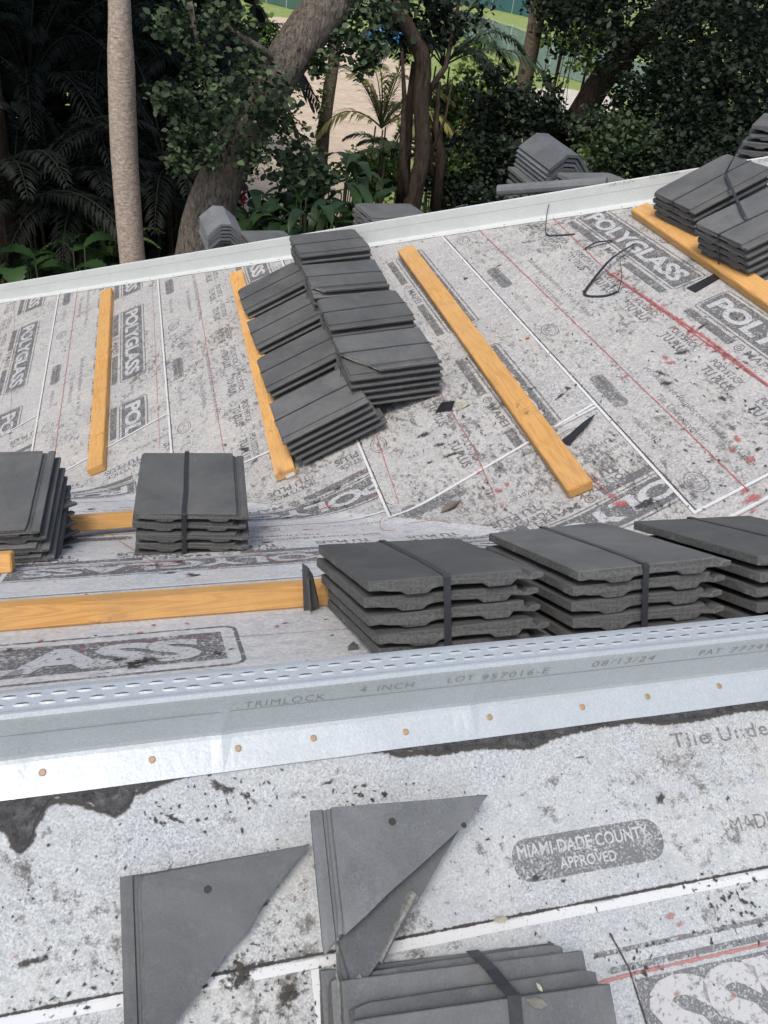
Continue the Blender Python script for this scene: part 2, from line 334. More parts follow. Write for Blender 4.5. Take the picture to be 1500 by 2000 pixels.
# ------------------------------------------------------------------ object helpers
def link(name, me, mats=(), parent=None, smooth=False):
    o = bpy.data.objects.new(name, me); COL.objects.link(o)
    for mm in mats: me.materials.append(mm)
    if parent is not None: o.parent = parent
    if smooth:
        me.polygons.foreach_set('use_smooth', [True] * len(me.polygons))
    return o
def tag(o, label=None, cat=None, group=None, kind=None):
    if label: o['label'] = label
    if cat: o['category'] = cat
    if group: o['group'] = group
    if kind: o['kind'] = kind
    return o
def empty(name, loc=(0, 0, 0)):
    o = bpy.data.objects.new(name, None); COL.objects.link(o); o.location = loc; o.empty_display_size = 0.1; return o
def adopt(o, parent):                       # parent keeping world place (parents are unrotated empties)
    o.parent = parent; o.location = Vector(o.location) - Vector(parent.location); return o
class MB:
    def __init__(s): s.v = []; s.f = []; s.m = []; s.fade = []
    def add(s, vs, fs, mi=0, fade=None):
        k = len(s.v); s.v += [tuple(map(float, q)) for q in vs]; s.f += [tuple(i + k for i in f) for f in fs]; s.m += [mi] * len(fs)
        s.fade += list(fade) if fade is not None else [1.0] * len(vs)
    def box(s, o, x, y, z, mi=0):           # corner + 3 edge vectors
        o, x, y, z = map(np.asarray, (o, x, y, z))
        vs = [o, o + x, o + x + y, o + y, o + z, o + x + z, o + x + y + z, o + y + z]
        s.add(vs, [(0, 3, 2, 1), (4, 5, 6, 7), (0, 1, 5, 4), (1, 2, 6, 5), (2, 3, 7, 6), (3, 0, 4, 7)], mi)
    def tube(s, pts, rad, n=10, mi=0, cap=True, flat=1.0, wob=0.0):
        pts = [np.asarray(p, float) for p in pts]; k = len(pts)
        if not hasattr(rad, '__len__'): rad = [rad] * k
        vs = []; ref = None
        for i, p in enumerate(pts):
            d = nz(pts[min(i + 1, k - 1)] - pts[max(i - 1, 0)])
            if ref is None: ref = nz(np.cross(d, V(0, 0, 1) if abs(d[2]) < 0.9 else V(1, 0, 0)))
            ref = nz(ref - d * (ref @ d)); b2 = np.cross(d, ref)
            for j in range(n):
                a = 2 * math.pi * j / n; rr = rad[i]
                if wob: rr *= 1 + wob * noise.noise(Vector((p[0] * 2 + math.cos(a) * 1.5, p[1] * 2 + math.sin(a) * 1.5, p[2] * 2.2)))
                vs.append(p + ref * math.cos(a) * rr + b2 * math.sin(a) * rr * flat)
        fs = [(i * n + j, i * n + (j + 1) % n, (i + 1) * n + (j + 1) % n, (i + 1) * n + j) for i in range(k - 1) for j in range(n)]
        if cap: fs += [tuple(range(n - 1, -1, -1)), tuple((k - 1) * n + j for j in range(n))]
        s.add(vs, fs, mi)
    def build(s, name, mats, parent=None, smooth=False, origin=None, fade=False):
        me = bpy.data.meshes.new(name)
        vs = s.v
        if origin is not None: vs = [(a - origin[0], b_ - origin[1], c_ - origin[2]) for a, b_, c_ in vs]
        me.from_pydata(vs, [], s.f); me.polygons.foreach_set('material_index', s.m)
        if fade:
            at = me.attributes.new('fade', 'FLOAT', 'POINT'); at.data.foreach_set('value', s.fade)
        o = link(name, me, mats, parent, smooth)
        if origin is not None: o.location = origin
        return o

# ------------------------------------------------------------------ flat prints (text and marks) laid on the sheets
_tc = {}
def text_polys(s, offset=0.0, space=1.0, shear=0.0):
    key = (s, offset, space, shear)
    if key in _tc: return _tc[key]
    cu = bpy.data.curves.new('t', 'FONT'); cu.body = s; cu.size = 1.0; cu.offset = offset; cu.space_character = space; cu.shear = shear
    cu.resolution_u = 3
    ob = bpy.data.objects.new('t', cu); COL.objects.link(ob)
    dg = bpy.context.evaluated_depsgraph_get(); me = bpy.data.meshes.new_from_object(ob.evaluated_get(dg))
    vs = np.array([v.co[:2] for v in me.vertices]); fs = [tuple(p.vertices) for p in me.polygons]
    bpy.data.objects.remove(ob); bpy.data.curves.remove(cu); bpy.data.meshes.remove(me)
    lo = vs.min(0); hi = vs.max(0); vs = vs - [lo[0], 0]
    _tc[key] = (vs, fs, hi[0] - lo[0], 0.73)
    return _tc[key]
class Sheet:
    """collects 2-D polygons (u,v) and maps them onto a roof surface in layers"""
    def __init__(s, fn): s.fn = fn; s.items = []
    def poly(s, vs, fs, mi, layer, clips=(), fade=None): s.items.append((np.asarray(vs, float), fs, mi, layer, clips, fade))
    def text(s, st, p0, p1=None, cap=0.03, mi=0, layer=1, offset=0.0, space=1.0, clips=(), up=1, width=None, shear=0, dirn=(1, 0)):
        vs, fs, wd, ch = text_polys(st, offset, space, shear)
        p0 = np.asarray(p0, float)
        if p1 is not None: d = np.asarray(p1, float) - p0; L = np.linalg.norm(d); d = d / L
        else: d = np.asarray(dirn, float); L = width if width else wd * cap / ch
        e = np.array([-d[1], d[0]]) * up
        q = p0 + np.outer(vs[:, 0] * L / wd, d) + np.outer(vs[:, 1] * cap / ch, e)
        s.poly(q, fs, mi, layer, clips)
    def rect(s, u0, v0, u1, v1, mi, layer, clips=(), r=0.0):
        u0, u1 = sorted((u0, u1)); v0, v1 = sorted((v0, v1))
        pts = []
        if r <= 0: pts = [(u0, v0), (u1, v0), (u1, v1), (u0, v1)]
        else:
            for cx, cy, a0 in ((u1 - r, v0 + r, -90), (u1 - r, v1 - r, 0), (u0 + r, v1 - r, 90), (u0 + r, v0 + r, 180)):
                for k in range(5): a = R(a0 + k * 22.5); pts.append((cx + r * math.cos(a), cy + r * math.sin(a)))
        s.poly(pts, [tuple(range(len(pts)))], mi, layer, clips)
    def ring(s, u0, v0, u1, v1, th, mi, layer, clips=(), r=0.02, back=None):
        s._ring(u0, v0, u1, v1, th, mi, layer, clips, r)
    def _ring(s, u0, v0, u1, v1, th, mi, layer, clips, r):
        def loop(a0, b0, a1, b1, rr):
            pts = []
            for cx, cy, st in ((a1 - rr, b0 + rr, -90), (a1 - rr, b1 - rr, 0), (a0 + rr, b1 - rr, 90), (a0 + rr, b0 + rr, 180)):
                for k in range(5): a = R(st + k * 22.5); pts.append((cx + rr * math.cos(a), cy + rr * math.sin(a)))
            return pts
        u0, u1 = sorted((u0, u1)); v0, v1 = sorted((v0, v1))
        o = loop(u0, v0, u1, v1, r); i = loop(u0 + th, v0 + th, u1 - th, v1 - th, max(r - th, 0.001)); n = len(o)
        s.poly(o + i, [(k, (k + 1) % n, n + (k + 1) % n, n + k) for k in range(n)], mi, layer, clips)
    def oval(s, c, a, b, th, mi, layer, clips=()):
        n = 24; o = [(c[0] + a * math.cos(2 * math.pi * k / n), c[1] + b * math.sin(2 * math.pi * k / n)) for k in range(n)]
        i = [(c[0] + (a - th) * math.cos(2 * math.pi * k / n), c[1] + (b - th) * math.sin(2 * math.pi * k / n)) for k in range(n)]
        s.poly(o + i, [(k, (k + 1) % n, n + (k + 1) % n, n + k) for k in range(n)], mi, layer, clips)
    def line(s, pts, wd, mi, layer, clips=(), fadeline=False, jit=0.0):
        pts = [np.asarray(p, float) for p in pts]
        out = []
        for i in range(len(pts) - 1):
            L = np.linalg.norm(pts[i + 1] - pts[i]); n = max(1, int(L / 0.06))
            for k in range(n): out.append(pts[i] + (pts[i + 1] - pts[i]) * k / n)
        out.append(pts[-1]); k = len(out); vs = []; fd = []
        for i, p in enumerate(out):
            d = nz(out[min(i + 1, k - 1)] - out[max(i - 1, 0)]); e = np.array([-d[1], d[0]])
            p = p + e * jit * (random.random() - 0.5)
            vs += [p - e * wd / 2, p, p + e * wd / 2]; fd += [0.0, 1.0, 0.0] if fadeline else [1, 1, 1]
        fs = []
        for i in range(k - 1): fs += [(3 * i, 3 * i + 3, 3 * i + 4, 3 * i + 1), (3 * i + 1, 3 * i + 4, 3 * i + 5, 3 * i + 2)]
        s.poly(vs, fs, mi, layer, clips, fd)
    def blob(s, c, a, b, ang, mi, layer, amt=0.35, clips=()):
        n = 14; vs = [c]; fd = [0.95]; ca, sa = math.cos(ang), math.sin(ang)
        for k in range(n):
            t_ = 2 * math.pi * k / n; rr = 1 + amt * (random.random() - 0.5) * 2
            x, y = a * rr * math.cos(t_), b * rr * math.sin(t_)
            vs.append((c[0] + ca * x - sa * y, c[1] + sa * x + ca * y)); fd.append(0.05)
        s.poly(vs, [(0, 1 + k, 1 + (k + 1) % n) for k in range(n)], mi, layer, clips, fd)
    def into(s, bm, lay, valley=None):
        """valley=(fnS): 2-D function giving S, to split faces where the surface curves"""
        for vs, fs, mi, layer, clips, fade in s.items:
            b2 = bmesh.new(); fl = b2.verts.layers.float.new('fade')
            bv = [b2.verts.new((p[0], p[1], 0)) for p in vs]
            for k, q in enumerate(bv): q[fl] = 1.0 if fade is None else fade[k]
            for f in fs:
                try: b2.faces.new([bv[i] for i in f])
                except ValueError: pass
            for co, no in clips:
                bmesh.ops.bisect_plane(b2, geom=b2.verts[:] + b2.edges[:] + b2.faces[:], plane_co=(co[0], co[1], 0), plane_no=(no[0], no[1], 0), clear_outer=True)
            if valley is not None:
                o2, n2, vals = valley
                dd = [(v.co.x - o2[0]) * n2[0] + (v.co.y - o2[1]) * n2[1] for v in b2.verts]
                if dd:
                    for val in vals:
                        if min(dd) < val < max(dd):
                            bmesh.ops.bisect_plane(b2, geom=b2.verts[:] + b2.edges[:] + b2.faces[:], plane_co=(o2[0] + n2[0] * val, o2[1] + n2[1] * val, 0), plane_no=(n2[0], n2[1], 0))
            mp = {}
            for v in b2.verts:
                q = s.fn(v.co.x, v.co.y, 0.0006 * layer + 0.0004); nv = bm.verts.new(q); nv[lay] = v[fl]; mp[v] = nv
            for f in b2.faces:
                try:
                    nf = bm.faces.new([mp[v] for v in f.verts]); nf.material_index = mi
                except ValueError: pass
            b2.free()
def half(p, q, keep):                       # clip: keep the side of line pq where point `keep` lies
    p, q, keep = map(lambda a: np.asarray(a, float), (p, q, keep)); d = q - p; n = np.array([-d[1], d[0]]); n = n / np.linalg.norm(n)
    if (keep - p) @ n > 0: n = -n
    return (p, n)
def line2valley(which):
    # 2-D line of the valley in frame coordinates, with signed offsets at which to split
    if which == 'A': o, e1, e2, mm = A0, A1, A2, mA
    else: o, e1, e2, mm = N0, N1, N2, mN
    c = np.array([(VP - o) @ e1, (VP - o) @ e2]); n = nz([mm @ e1, mm @ e2])
    vals = [TT + k for k in np.linspace(-2 * ARC, 0, 7)]
    return (c, n, vals)
VLA, VLN = line2valley('A'), line2valley('N')

def grid_sheet(corners, step, fn, layer_h, vl, clips=()):
    u0, v0, u1, v1 = corners; nu = max(1, int((u1 - u0) / step)); nv = max(1, int((v1 - v0) / step))
    b2 = bmesh.new(); g = [[b2.verts.new((u0 + (u1 - u0) * i / nu, v0 + (v1 - v0) * j / nv, 0)) for j in range(nv + 1)] for i in range(nu + 1)]
    for i in range(nu):
        for j in range(nv): b2.faces.new((g[i][j], g[i + 1][j], g[i + 1][j + 1], g[i][j + 1]))
    for co, no in clips:
        bmesh.ops.bisect_plane(b2, geom=b2.verts[:] + b2.edges[:] + b2.faces[:], plane_co=(co[0], co[1], 0), plane_no=(no[0], no[1], 0), clear_outer=True)
    if vl is not None:
        o2, n2, vals = vl
        for val in vals:
            bmesh.ops.bisect_plane(b2, geom=b2.verts[:] + b2.edges[:] + b2.faces[:], plane_co=(o2[0] + n2[0] * val, o2[1] + n2[1] * val, 0), plane_no=(n2[0], n2[1], 0))
    for v in b2.verts:
        v.co = Vector(fn(v.co.x, v.co.y, layer_h))
    return b2
def merge(bm, b2, mi, lay, fade=1.0):
    mp = {}
    for v in b2.verts: nv = bm.verts.new(v.co); nv[lay] = fade; mp[v] = nv
    for f in b2.faces: nf = bm.faces.new([mp[v] for v in f.verts]); nf.material_index = mi
    b2.free()

# ================================================================== HOUSE
house = empty('house', (-2, 3, 0))
tag(house, 'house with shallow roof slopes under grey printed underlayment and galvanised ridge metal', 'house')
def hpart(o, label=None):
    adopt(o, house)
    if label: o['label'] = label
    return o
# hip line at the far edge
H0, H1 = AA(0, 588), AA(1285, 390)
HD = nz(H1 - H0)
hipn = nz(np.cross(HD, V(0, 0, 1)))        # horizontal, across the hip
if hipn[1] < 0: hipn = -hipn
def uvA3(p): d = p - A0; return np.array([d @ A1, d @ A2])
hipA = (uvA3(H0), uvA3(H1)); hip_clip = half(hipA[0], hipA[1], (0, 0))
EAVE_A = -3.9                               # v of the eave on A
# --- near slope P
def print_logo(S, u0, v, L, mi, clips=(), up=1, wht=2, bar=True, layer=1, flip=1):
    """the long logo block: bar with MAPEI, box with POLYGLASS in white letters, outline; u runs in reading direction.
    flip=-1 lays it out for text whose top points to -v and which reads along -u"""
    f = flip; cl = clips; inkbig = mi
    def X(a): return u0 + f * a
    def Y(a): return v + f * a
    S.rect(X(0.0), Y(0.065), X(L - 0.02), Y(0.195), inkbig, layer, cl, 0.0)
    S.ring(X(-0.012), Y(0.05), X(L), Y(0.212), 0.006, inkbig, layer, cl, 0.025)
    S.text('POLYGLASS', (X(0.03), Y(0.088)), cap=0.085, width=L - 0.09, mi=wht, layer=layer + 1, offset=0.035, space=0.95, clips=cl, dirn=(f, 0), up=1)
    if bar:
        S.rect(X(0.0), Y(0.0), X(L * 0.33), Y(0.036), inkbig, layer, cl)
        S.rect(X(L * 0.62), Y(0.0), X(L - 0.02), Y(0.036), inkbig, layer, cl)
        S.text('MAPEI', (X(L * 0.42), Y(0.006)), cap=0.034, width=L * 0.17, mi=inkbig, layer=layer, offset=0.02, clips=cl, dirn=(f, 0))
        S.oval((X(L * 0.375), Y(0.020)), 0.022, 0.020, 0.005, inkbig, layer, cl)
        S.oval((X(L * 0.375), Y(0.020)), 0.011, 0.009, 0.004, inkbig, layer, cl)
        S.text('G R O U P', (X(L * 0.42), Y(-0.022)), cap=0.010, width=L * 0.17, mi=inkbig, layer=layer, clips=cl, dirn=(f, 0))
def row_small(S, u0, v, mi, clips=(), f=1):
    # roundel, county badge, made in
    S.oval((u0, v), 0.056, 0.036, 0.005, mi, 1, clips); S.oval((u0, v), 0.042, 0.025, 0.003, mi, 1, clips)
    S.text('(UL)', (u0 - f * 0.022, v - f * 0.008), cap=0.018, width=0.044, mi=mi, offset=0.02, clips=clips, dirn=(f, 0))
    b = u0 + f * 0.44
    S.rect(b, v - f * 0.028, b + f * 0.25, v + f * 0.030, mi, 1, clips, 0.024)
    S.text('MIAMI-DADE COUNTY', (b + f * 0.02, v + f * 0.001), cap=0.016, width=0.21, mi=2, layer=2, offset=0.02, clips=clips, dirn=(f, 0))
    S.text('APPROVED', (b + f * 0.065, v - f * 0.021), cap=0.015, width=0.12, mi=2, layer=2, offset=0.02, clips=clips, dirn=(f, 0))
    S.text('MADE IN U.S.A.', (u0 + f * 0.78, v - f * 0.012), cap=0.021, width=0.21, mi=mi, clips=clips, dirn=(f, 0))
def row_self(S, u0, v, mi, clips=(), f=1):
    S.text('Self-Adhered Reinforced Wind & Water', (u0, v), cap=0.026, width=0.72, mi=mi, offset=0.008, clips=clips, dirn=(f, 0))
    S.text('Tile Underlayment', (u0 + f * 0.19, v - f * 0.055), cap=0.026, width=0.34, mi=mi, offset=0.008, clips=clips, dirn=(f, 0))
def row_poly(S, u0, v, mi, clips=(), f=1, n=1):
    for k in range(n):
        S.text('POLYSTICK', (u0 + f * 0.305 * k, v + f * 0.052), cap=0.030, width=0.20, mi=mi, offset=0.02, clips=clips, dirn=(f, 0))
        S.text('TU PLUS', (u0 + f * (0.305 * k + 0.015), v), cap=0.040, width=0.185, mi=mi, offset=0.028, clips=clips, dirn=(f, 0))

bm = bmesh.new(); lay = bm.verts.layers.float.new('fade')
gs = grid_sheet((-6, -3.2, 3.2, 0.0), 0.4, mapP, 0, None); merge(bm, gs, 0, lay)
S = Sheet(mapP)
# materials on P: 0 membrane,1 ink,2 white letters,3 white selvage,4 chalk,5 grime,6 tar,7 brown
wl = [uvP(0, 1985), uvP(200, 1948), uvP(630, 1881), uvP(900, 1829), uvP(1200, 1772), uvP(1500, 1713)]
vw = float(np.mean([q[1] for q in wl]))
S.line([(-3, vw), (2.4, vw)], 0.0145, 3, 1, jit=0.001)
S.line([(-3, vw + 0.0090), (2.4, vw + 0.0090)], 0.010, 5, 1, fadeline=True)
S.line([(0.176, vw - 0.008), (0.170, -1.4)], 0.014, 3, 1)
S.text('MIAMI-DADE COUNTY', uvP(1012, 1678), uvP(1268, 1635), cap=0.019, mi=2, layer=2, offset=0.02)
bs, be = uvP(1000, 1682), uvP(1292, 1630)
vb = (bs[1] + be[1]) / 2
S.rect(bs[0], vb - 0.034, be[0], vb + 0.028, 1, 1, (), 0.028)
S.text('APPROVED', uvP(1095, 1697), uvP(1205, 1680), cap=0.016, mi=2, layer=2, offset=0.02)
S.text('Tile Underlayment', uvP(1315, 1462), None, cap=0.026, mi=1, offset=0.006, space=1.12, width=0.37)
S.text('MADE IN U.S.A.', uvP(1430, 1627), None, cap=0.024, mi=1, width=0.22)
S.text('Self-Adhered Reinforced', (0.95, -0.045), None, cap=0.026, mi=1, offset=0.01)
# next sheet down: logo block
S.rect(0.585, -0.388, 2.0, -0.381, 1, 1); S.rect(0.60, -0.412, 2.0, -0.403, 1, 1)
S.rect(0.64, -0.425, 2.0, -0.60, 1, 1)
S.text('POLYGLASS', (1.70, -0.437), None, cap=0.110, width=1.05, mi=2, layer=2, offset=0.045, space=0.95, dirn=(-1, 0))
S.line([uvP(1150, 1925), uvP(1240, 1900), uvP(1500, 1842), uvP(1700, 1800)], 0.010, 8, 3, fadeline=True)
S.line([uvP(1190, 1822), uvP(1225, 1890), uvP(1262, 2010)], 0.007, 5, 4, fadeline=True, jit=0.004)
# tar under the flange
low = [(-60, 1640), (0, 1610), (20, 1625), (35, 1665), (55, 1650), (70, 1605), (90, 1570), (100, 1556), (170, 1567), (220, 1592), (250, 1570), (260, 1545), (300, 1532), (370, 1506), (450, 1491),
       (560, 1475), (650, 1464), (750, 1456), (770, 1472), (800, 1467), (850, 1470), (880, 1467), (915, 1457), (975, 1455), (1035, 1461), (1070, 1440), (1120, 1425), (1180, 1417), (1215, 1407), (1275, 1410), (1375, 1400), (1460, 1382), (1500, 1380), (1700, 1360), (2000, 1330), (2500, 1275)]
lo = [uvP(*q) for q in low]; pts = []
for i in range(len(lo) - 1):
    for k in range(6):
        q = lo[i] + (lo[i + 1] - lo[i]) * k / 6; q = q + np.array([random.uniform(-1, 1), random.uniform(-1, 1)]) * 0.0022; pts.append(q)
for i in range(len(pts) - 1):
    a, b_ = pts[i], pts[i + 1]
    if a[0] >= b_[0]: b_ = np.array([a[0] + 0.0004, b_[1]]); pts[i + 1] = b_
    S.poly([(a[0], min(a[1], -0.03)), (b_[0], min(b_[1], -0.03)), (b_[0], 0.0), (a[0], 0.0)], [(0, 1, 2, 3)], 6, 5)
S.line([q - np.array([0, 0.002]) for q in pts[::5]], 0.020, 5, 3, fadeline=True)
# loose dirt
for x, y, a, b_, g in ((982, 1517, .006, .004, 0), (950, 1640, .009, .004, 0), (640, 1530, .02, .006, .2), (440, 1540, .035, .014, -.6), (480, 1555, .03, .008, -.7), (520, 1765, .013, .005, .5), (545, 1800, .012, .005, .6), (500, 1845, .014, .004, -.2),
                      (1045, 1715, .012, .010, 0), (1100, 1720, .015, .006, 0), (1420, 1560, .01, .006, .9), (1390, 1770, .012, .008, -1), (1450, 1760, .013, .006, -.4), (1350, 1480, .01, .004, 1), (540, 1640, .006, .003, 0), (150, 1700, .006, .003, 1),
                      (95, 1650, .006, .006, 0), (60, 1880, .05, .010, .1), (470, 1900, .06, .03, .3), (560, 1950, .05, .03, .8), (700, 1930, .01, .01, 0), (1075, 1845, .006, .014, .3), (340, 1600, .03, .006, -.5), (1290, 1560, .02, .012, .7), (1130, 1480, .02, .004, 0)):
    S.blob(uvP(x, y), a, b_, g, 5, 3)
for k in range(420):
    S.blob((random.uniform(-0.35, 1.05), random.uniform(-0.62, -0.09)), random.uniform(.001, .006), random.uniform(.001, .003), random.uniform(0, 3), 5, 3)
for x, y, a in ((1310, 1790, .012), (1325, 1806, .014), (1328, 1830, .008), (30, 1868, .008), (1320, 1940, .012), (1430, 1945, .010)):
    S.blob(uvP(x, y), a, a * .6, 0.4, 8, 4)
for k in range(34):                          # mildew gathered in loose patches
    cx_, cy_, sp__ = random.choice(((480, 1900, .05), (570, 1960, .05), (640, 1970, .04), (450, 1540, .04), (1400, 1760, .05), (1460, 1790, .05), (1250, 1860, .04), (60, 1900, .04), (150, 1930, .05), (1050, 1715, .02), (300, 1590, .03), (700, 1560, .03), (1330, 1470, .04)))
    q0 = uvP(cx_, cy_)
    for j in range(9):
        S.blob((q0[0] + random.gauss(0, sp__), q0[1] + random.gauss(0, sp__ * .5)), random.uniform(.002, .010), random.uniform(.0015, .006), random.uniform(0, 3), 5, 3)
S.into(bm, lay)
me = bpy.data.meshes.new('roof_underlayment'); bm.to_mesh(me); bm.free()
hpart(link('roof_underlayment', me, [M_P, INKN, WLT, WHT, CHALK, GRIME, TAR, STAINB, PINK]), 'near slope underlayment with county stamp, torn tar edge and white lap line')

# --- far slope: N, the valley and A in one folded sheet
bm = bmesh.new(); lay = bm.verts.layers.float.new('fade')
ridge_clipN = ((0, 0), (0, 1))              # N: v<=0
valN_keep = half(VLN[0], VLN[0] + np.array([-VLN[1][1], VLN[1][0]]), VLN[0] + VLN[1])
gs = grid_sheet((-2.6, -8.0, 8.0, 0.0), 0.25, mapN, 0.0, VLN, [(VLN[0] + VLN[1] * (TT - ARC), -VLN[1])]); merge(bm, gs, 0, lay)
gs = grid_sheet((-9.5, EAVE_A, 1.0, 4.5), 0.25, mapA, 0.0, VLA, [hip_clip, (VLA[0] + VLA[1] * (TT - ARC), -VLA[1])]); merge(bm, gs, 1, lay)
# A sheets laid over it
ed = [-2.24, -1.47, -0.698, 0.072, 0.897, 1.79, 2.66, 3.45]
cuts = {1: ((0, 855), (73, 813)), 2: ((116, 928), (327, 810)), 3: ((397, 940), (560, 870)), 4: ((800, 1003), (1159, 793)), 5: ((1360, 1004), (1560, 900))}
SA = Sheet(lambda u, v, h: mapA(u, v, h + 0.0022))
LOGO_U = {0: -5.35, 1: -5.79, 2: -5.30, 3: -5.9, 4: -5.63, 5: -3.98}
vlc = (VLA[0] + VLA[1] * 0.0, -VLA[1])
for i in range(len(ed) - 1):
    v0, v1 = ed[i], ed[i + 1]
    cl = [hip_clip, ((0, v0 + 0.001), (0, -1)), ((0, v1), (0, 1))]
    if i in cuts:
        a, b_ = uvA(*cuts[i][0]), uvA(*cuts[i][1]); cl.append(half(a, b_, (-6, v0 + .3)))
    else: cl.append(vlc)
    gs = grid_sheet((-9.0, v0, -1.0 if i > 3 else -1.5, v1), 0.25, mapA, 0.0022, VLA, cl); merge(bm, gs, 1, lay)
    # white selvage line along the downslope edge with a dark line of grit beside it
    SA.line([(-9, v0 + 0.006), (-0.8, v0 + 0.006)], 0.0095, 4, 1, cl, jit=0.001)
    SA.line([(-9, v0 + 0.015), (-0.8, v0 + 0.015)], 0.010, 6, 1, cl, fadeline=True)
    if i in cuts:
        d = nz(b_ - a); p_in = np.array([-d[1], d[0]]); p_in = p_in if p_in[0] < 0 else -p_in
        SA.line([a - d * 0.3 + p_in * 0.006, b_ + d * 0.3 + p_in * 0.006], 0.012, 4, 2, cl)
    u = LOGO_U.get(i, -5.3)
    off = 0.455 if i <= 3 else 0.565
    if i == 4: off = 0.545
    if i == 3: off = 0.54
    if i == 6: off = 0.50
    for k in range(-2, 4):
        print_logo(SA, u + (1.16 if i == 5 else 1.24) * k, v0 + off, 0.99, 2, cl, wht=3)
    for k in range(-2, 4):
        row_small(SA, -4.285 + {2: 0.13, 3: -0.48, 4: 0.3, 5: 0.0}.get(i, 0.2) + 1.2 * k, v0 + 0.082, 7, cl)
        row_self(SA, -3.77 + {3: -0.45, 2: 0.1, 4: 0.25}.get(i, 0) + 1.2 * k, v0 + (0.255 if i >= 5 else 0.245), 7, cl)
    row_poly(SA, -3.66 - 0.305 * 9 + {3: .09, 2: 0.05, 4: .12}.get(i, 0), v0 + (0.405 if i >= 5 else 0.335), 2, cl, n=18)
# slot order for A/N mesh: 0 N membrane,1 A membrane,2 ink,3 white letters,4 white selvage,5 chalk,6 grime,7 small ink
SA2 = Sheet(lambda u, v, h: mapA(u, v, h + 0.0022))
for pts, wd in ((((152, 566), (107, 893)), .008), (((298, 550), (313, 877)), .004), (((383, 550), (437, 880), (470, 990)), .006), (((935, 450), (1463, 961)), .009), (((1080, 427), (1190, 535)), .009), (((1190, 535), (1390, 670), (1560, 800)), .022),
                (((1190, 535), (1560, 800)), .012), (((30, 600), (20, 860)), .004), (((718, 800), (780, 985)), .006), (((855, 760), (925, 875), (968, 975)), .007), (((1000, 800), (1190, 965)), .009)):
    SA2.line([uvA(*q) for q in pts], wd, 5, 4, [hip_clip], fadeline=True, jit=0.002)
for k in range(70):
    f = random.random(); x = 1190 + 260 * f + random.gauss(0, 9); y = 535 + 185 * f + random.gauss(0, 7)
    SA2.blob(uvA(x, y), random.uniform(.008, .03), random.uniform(.004, .012), random.uniform(0, 3), 5, 4)
for x, y, a in ((1470, 975, .05), (1455, 960, .03), (1195, 970, .03), (1215, 985, .05), (560, 935, .02), (700, 925, .02), (836, 930, .016), (800, 895, .018), (1215, 740, .02), (1300, 700, .03), (1310, 710, .03), (1470, 1000, .02), (935, 925, .018), (975, 960, .02), (990, 948, .018),
                (980, 990, .02), (864, 985, .016), (1222, 737, .02), (1430, 880, .03), (1440, 860, .03), (1465, 900, .03), (1225, 560, .02), (1200, 470, .02), (1040, 960, .012), (640, 990, .02), (730, 970, .02), (960, 780, .012)):
    SA2.blob(uvA(x, y), a, a * .6, random.uniform(0, 3), 5, 4)
for x, y, a, b_ in ((880, 790, .03, .02), (870, 1180 - 330, .02, .01), (905, 815, .03, .012), (700, 940, .03, .01), (1095, 775, .06, .02), (1110, 760, .03, .02), (1300, 750, .05, .03), (1290, 730, .05, .02), (1370, 640, .05, .02), (1200, 560, .04, .02), (910, 545, .04, .03), (975, 520, .03, .02), (1040, 760, .03, .01),
                    (830, 850, .05, .03), (860, 870, .05, .02), (660, 955, .05, .02), (560, 970, .03, .01), (815, 770, .03, .006), (840, 905, .03, .02), (1410, 780, .04, .03), (1470, 800, .03, .02), (1250, 990, .05, .03), (1270, 980, .04, .03), (1480, 880, .03, .02), (880, 890, .06, .02), (1330, 690, .06, .02),
                    (440, 870, .04, .02), (480, 880, .06, .03), (1110, 545, .01, .005), (930, 640, .02, .01), (400, 905, .03, .01), (520, 600, .02, .01), (100, 955, .03, .02), (500, 900, .04, .02)):
    SA2.blob(uvA(x, y), a, b_, random.uniform(0, 3), 6, 4)
for k in range(620):
    x = random.uniform(430, 1500); y = random.uniform(400, 1000)
    if random.random() > 0.35 + 0.65 * (x > 700): continue
    q = uvA(x, y); SA2.blob(q, random.uniform(.004, .026), random.uniform(.002, .009), random.uniform(-.5, .5), 6, 4, clips=[hip_clip])
for k in range(150):
    q = uvA(random.uniform(0, 480), random.uniform(560, 980)); SA2.blob(q, random.uniform(.003, .015), random.uniform(.002, .006), random.uniform(-.5, .5), 6, 4, clips=[hip_clip])
# printed matter on the N sheets, which run on round the valley
SN = Sheet(mapN)
clN = [((0, 0), (0, 1))]
def npx(st, a, b_, cap, mi=2, onA=True, offset=0.02, layer=1):
    f = uvNA if onA else uvN
    SN.text(st, f(*a), f(*b_), cap=cap, mi=mi, layer=layer, offset=offset)
# edges of the N sheets
def vN(x, y): return uvN(x, y)[1]
ve = [-0.94, -1.71, -2.48, -3.25]
for q in ve[:3]:
    SN.line([(-2.4, q), (6, q)], 0.010, 4, 1, clN)
    SN.line([(-2.4, q + 0.012), (6, q + 0.012)], 0.006, 6, 1, clN, fadeline=True)
for q, ph in ((-1.71, 0.0), (-2.48, 0.35), (-3.25, 0.1), (-4.02, 0.6)):
    for k in range(-2, 6):
        print_logo(SN, -0.56 + ph + 1.24 * k if q == -1.71 else ph + 1.24 * k, q + 0.405 if q == -1.71 else q + 0.46, 0.99, 2, clN, wht=3)
        row_small(SN, -0.35 + ph + 1.2 * k, q + 0.082, 7, clN); row_self(SN, -0.72 + ph + 1.2 * k, q + 0.245, 7, clN)
    row_poly(SN, -1.9 + ph, q + 0.325, 2, clN, n=20)
row_small(SN, -0.52, -0.875, 7, clN)
SN.text('MADE IN U.S.A.', uvN(160, 1166), uvN(0, 1178), cap=0.021, mi=7)
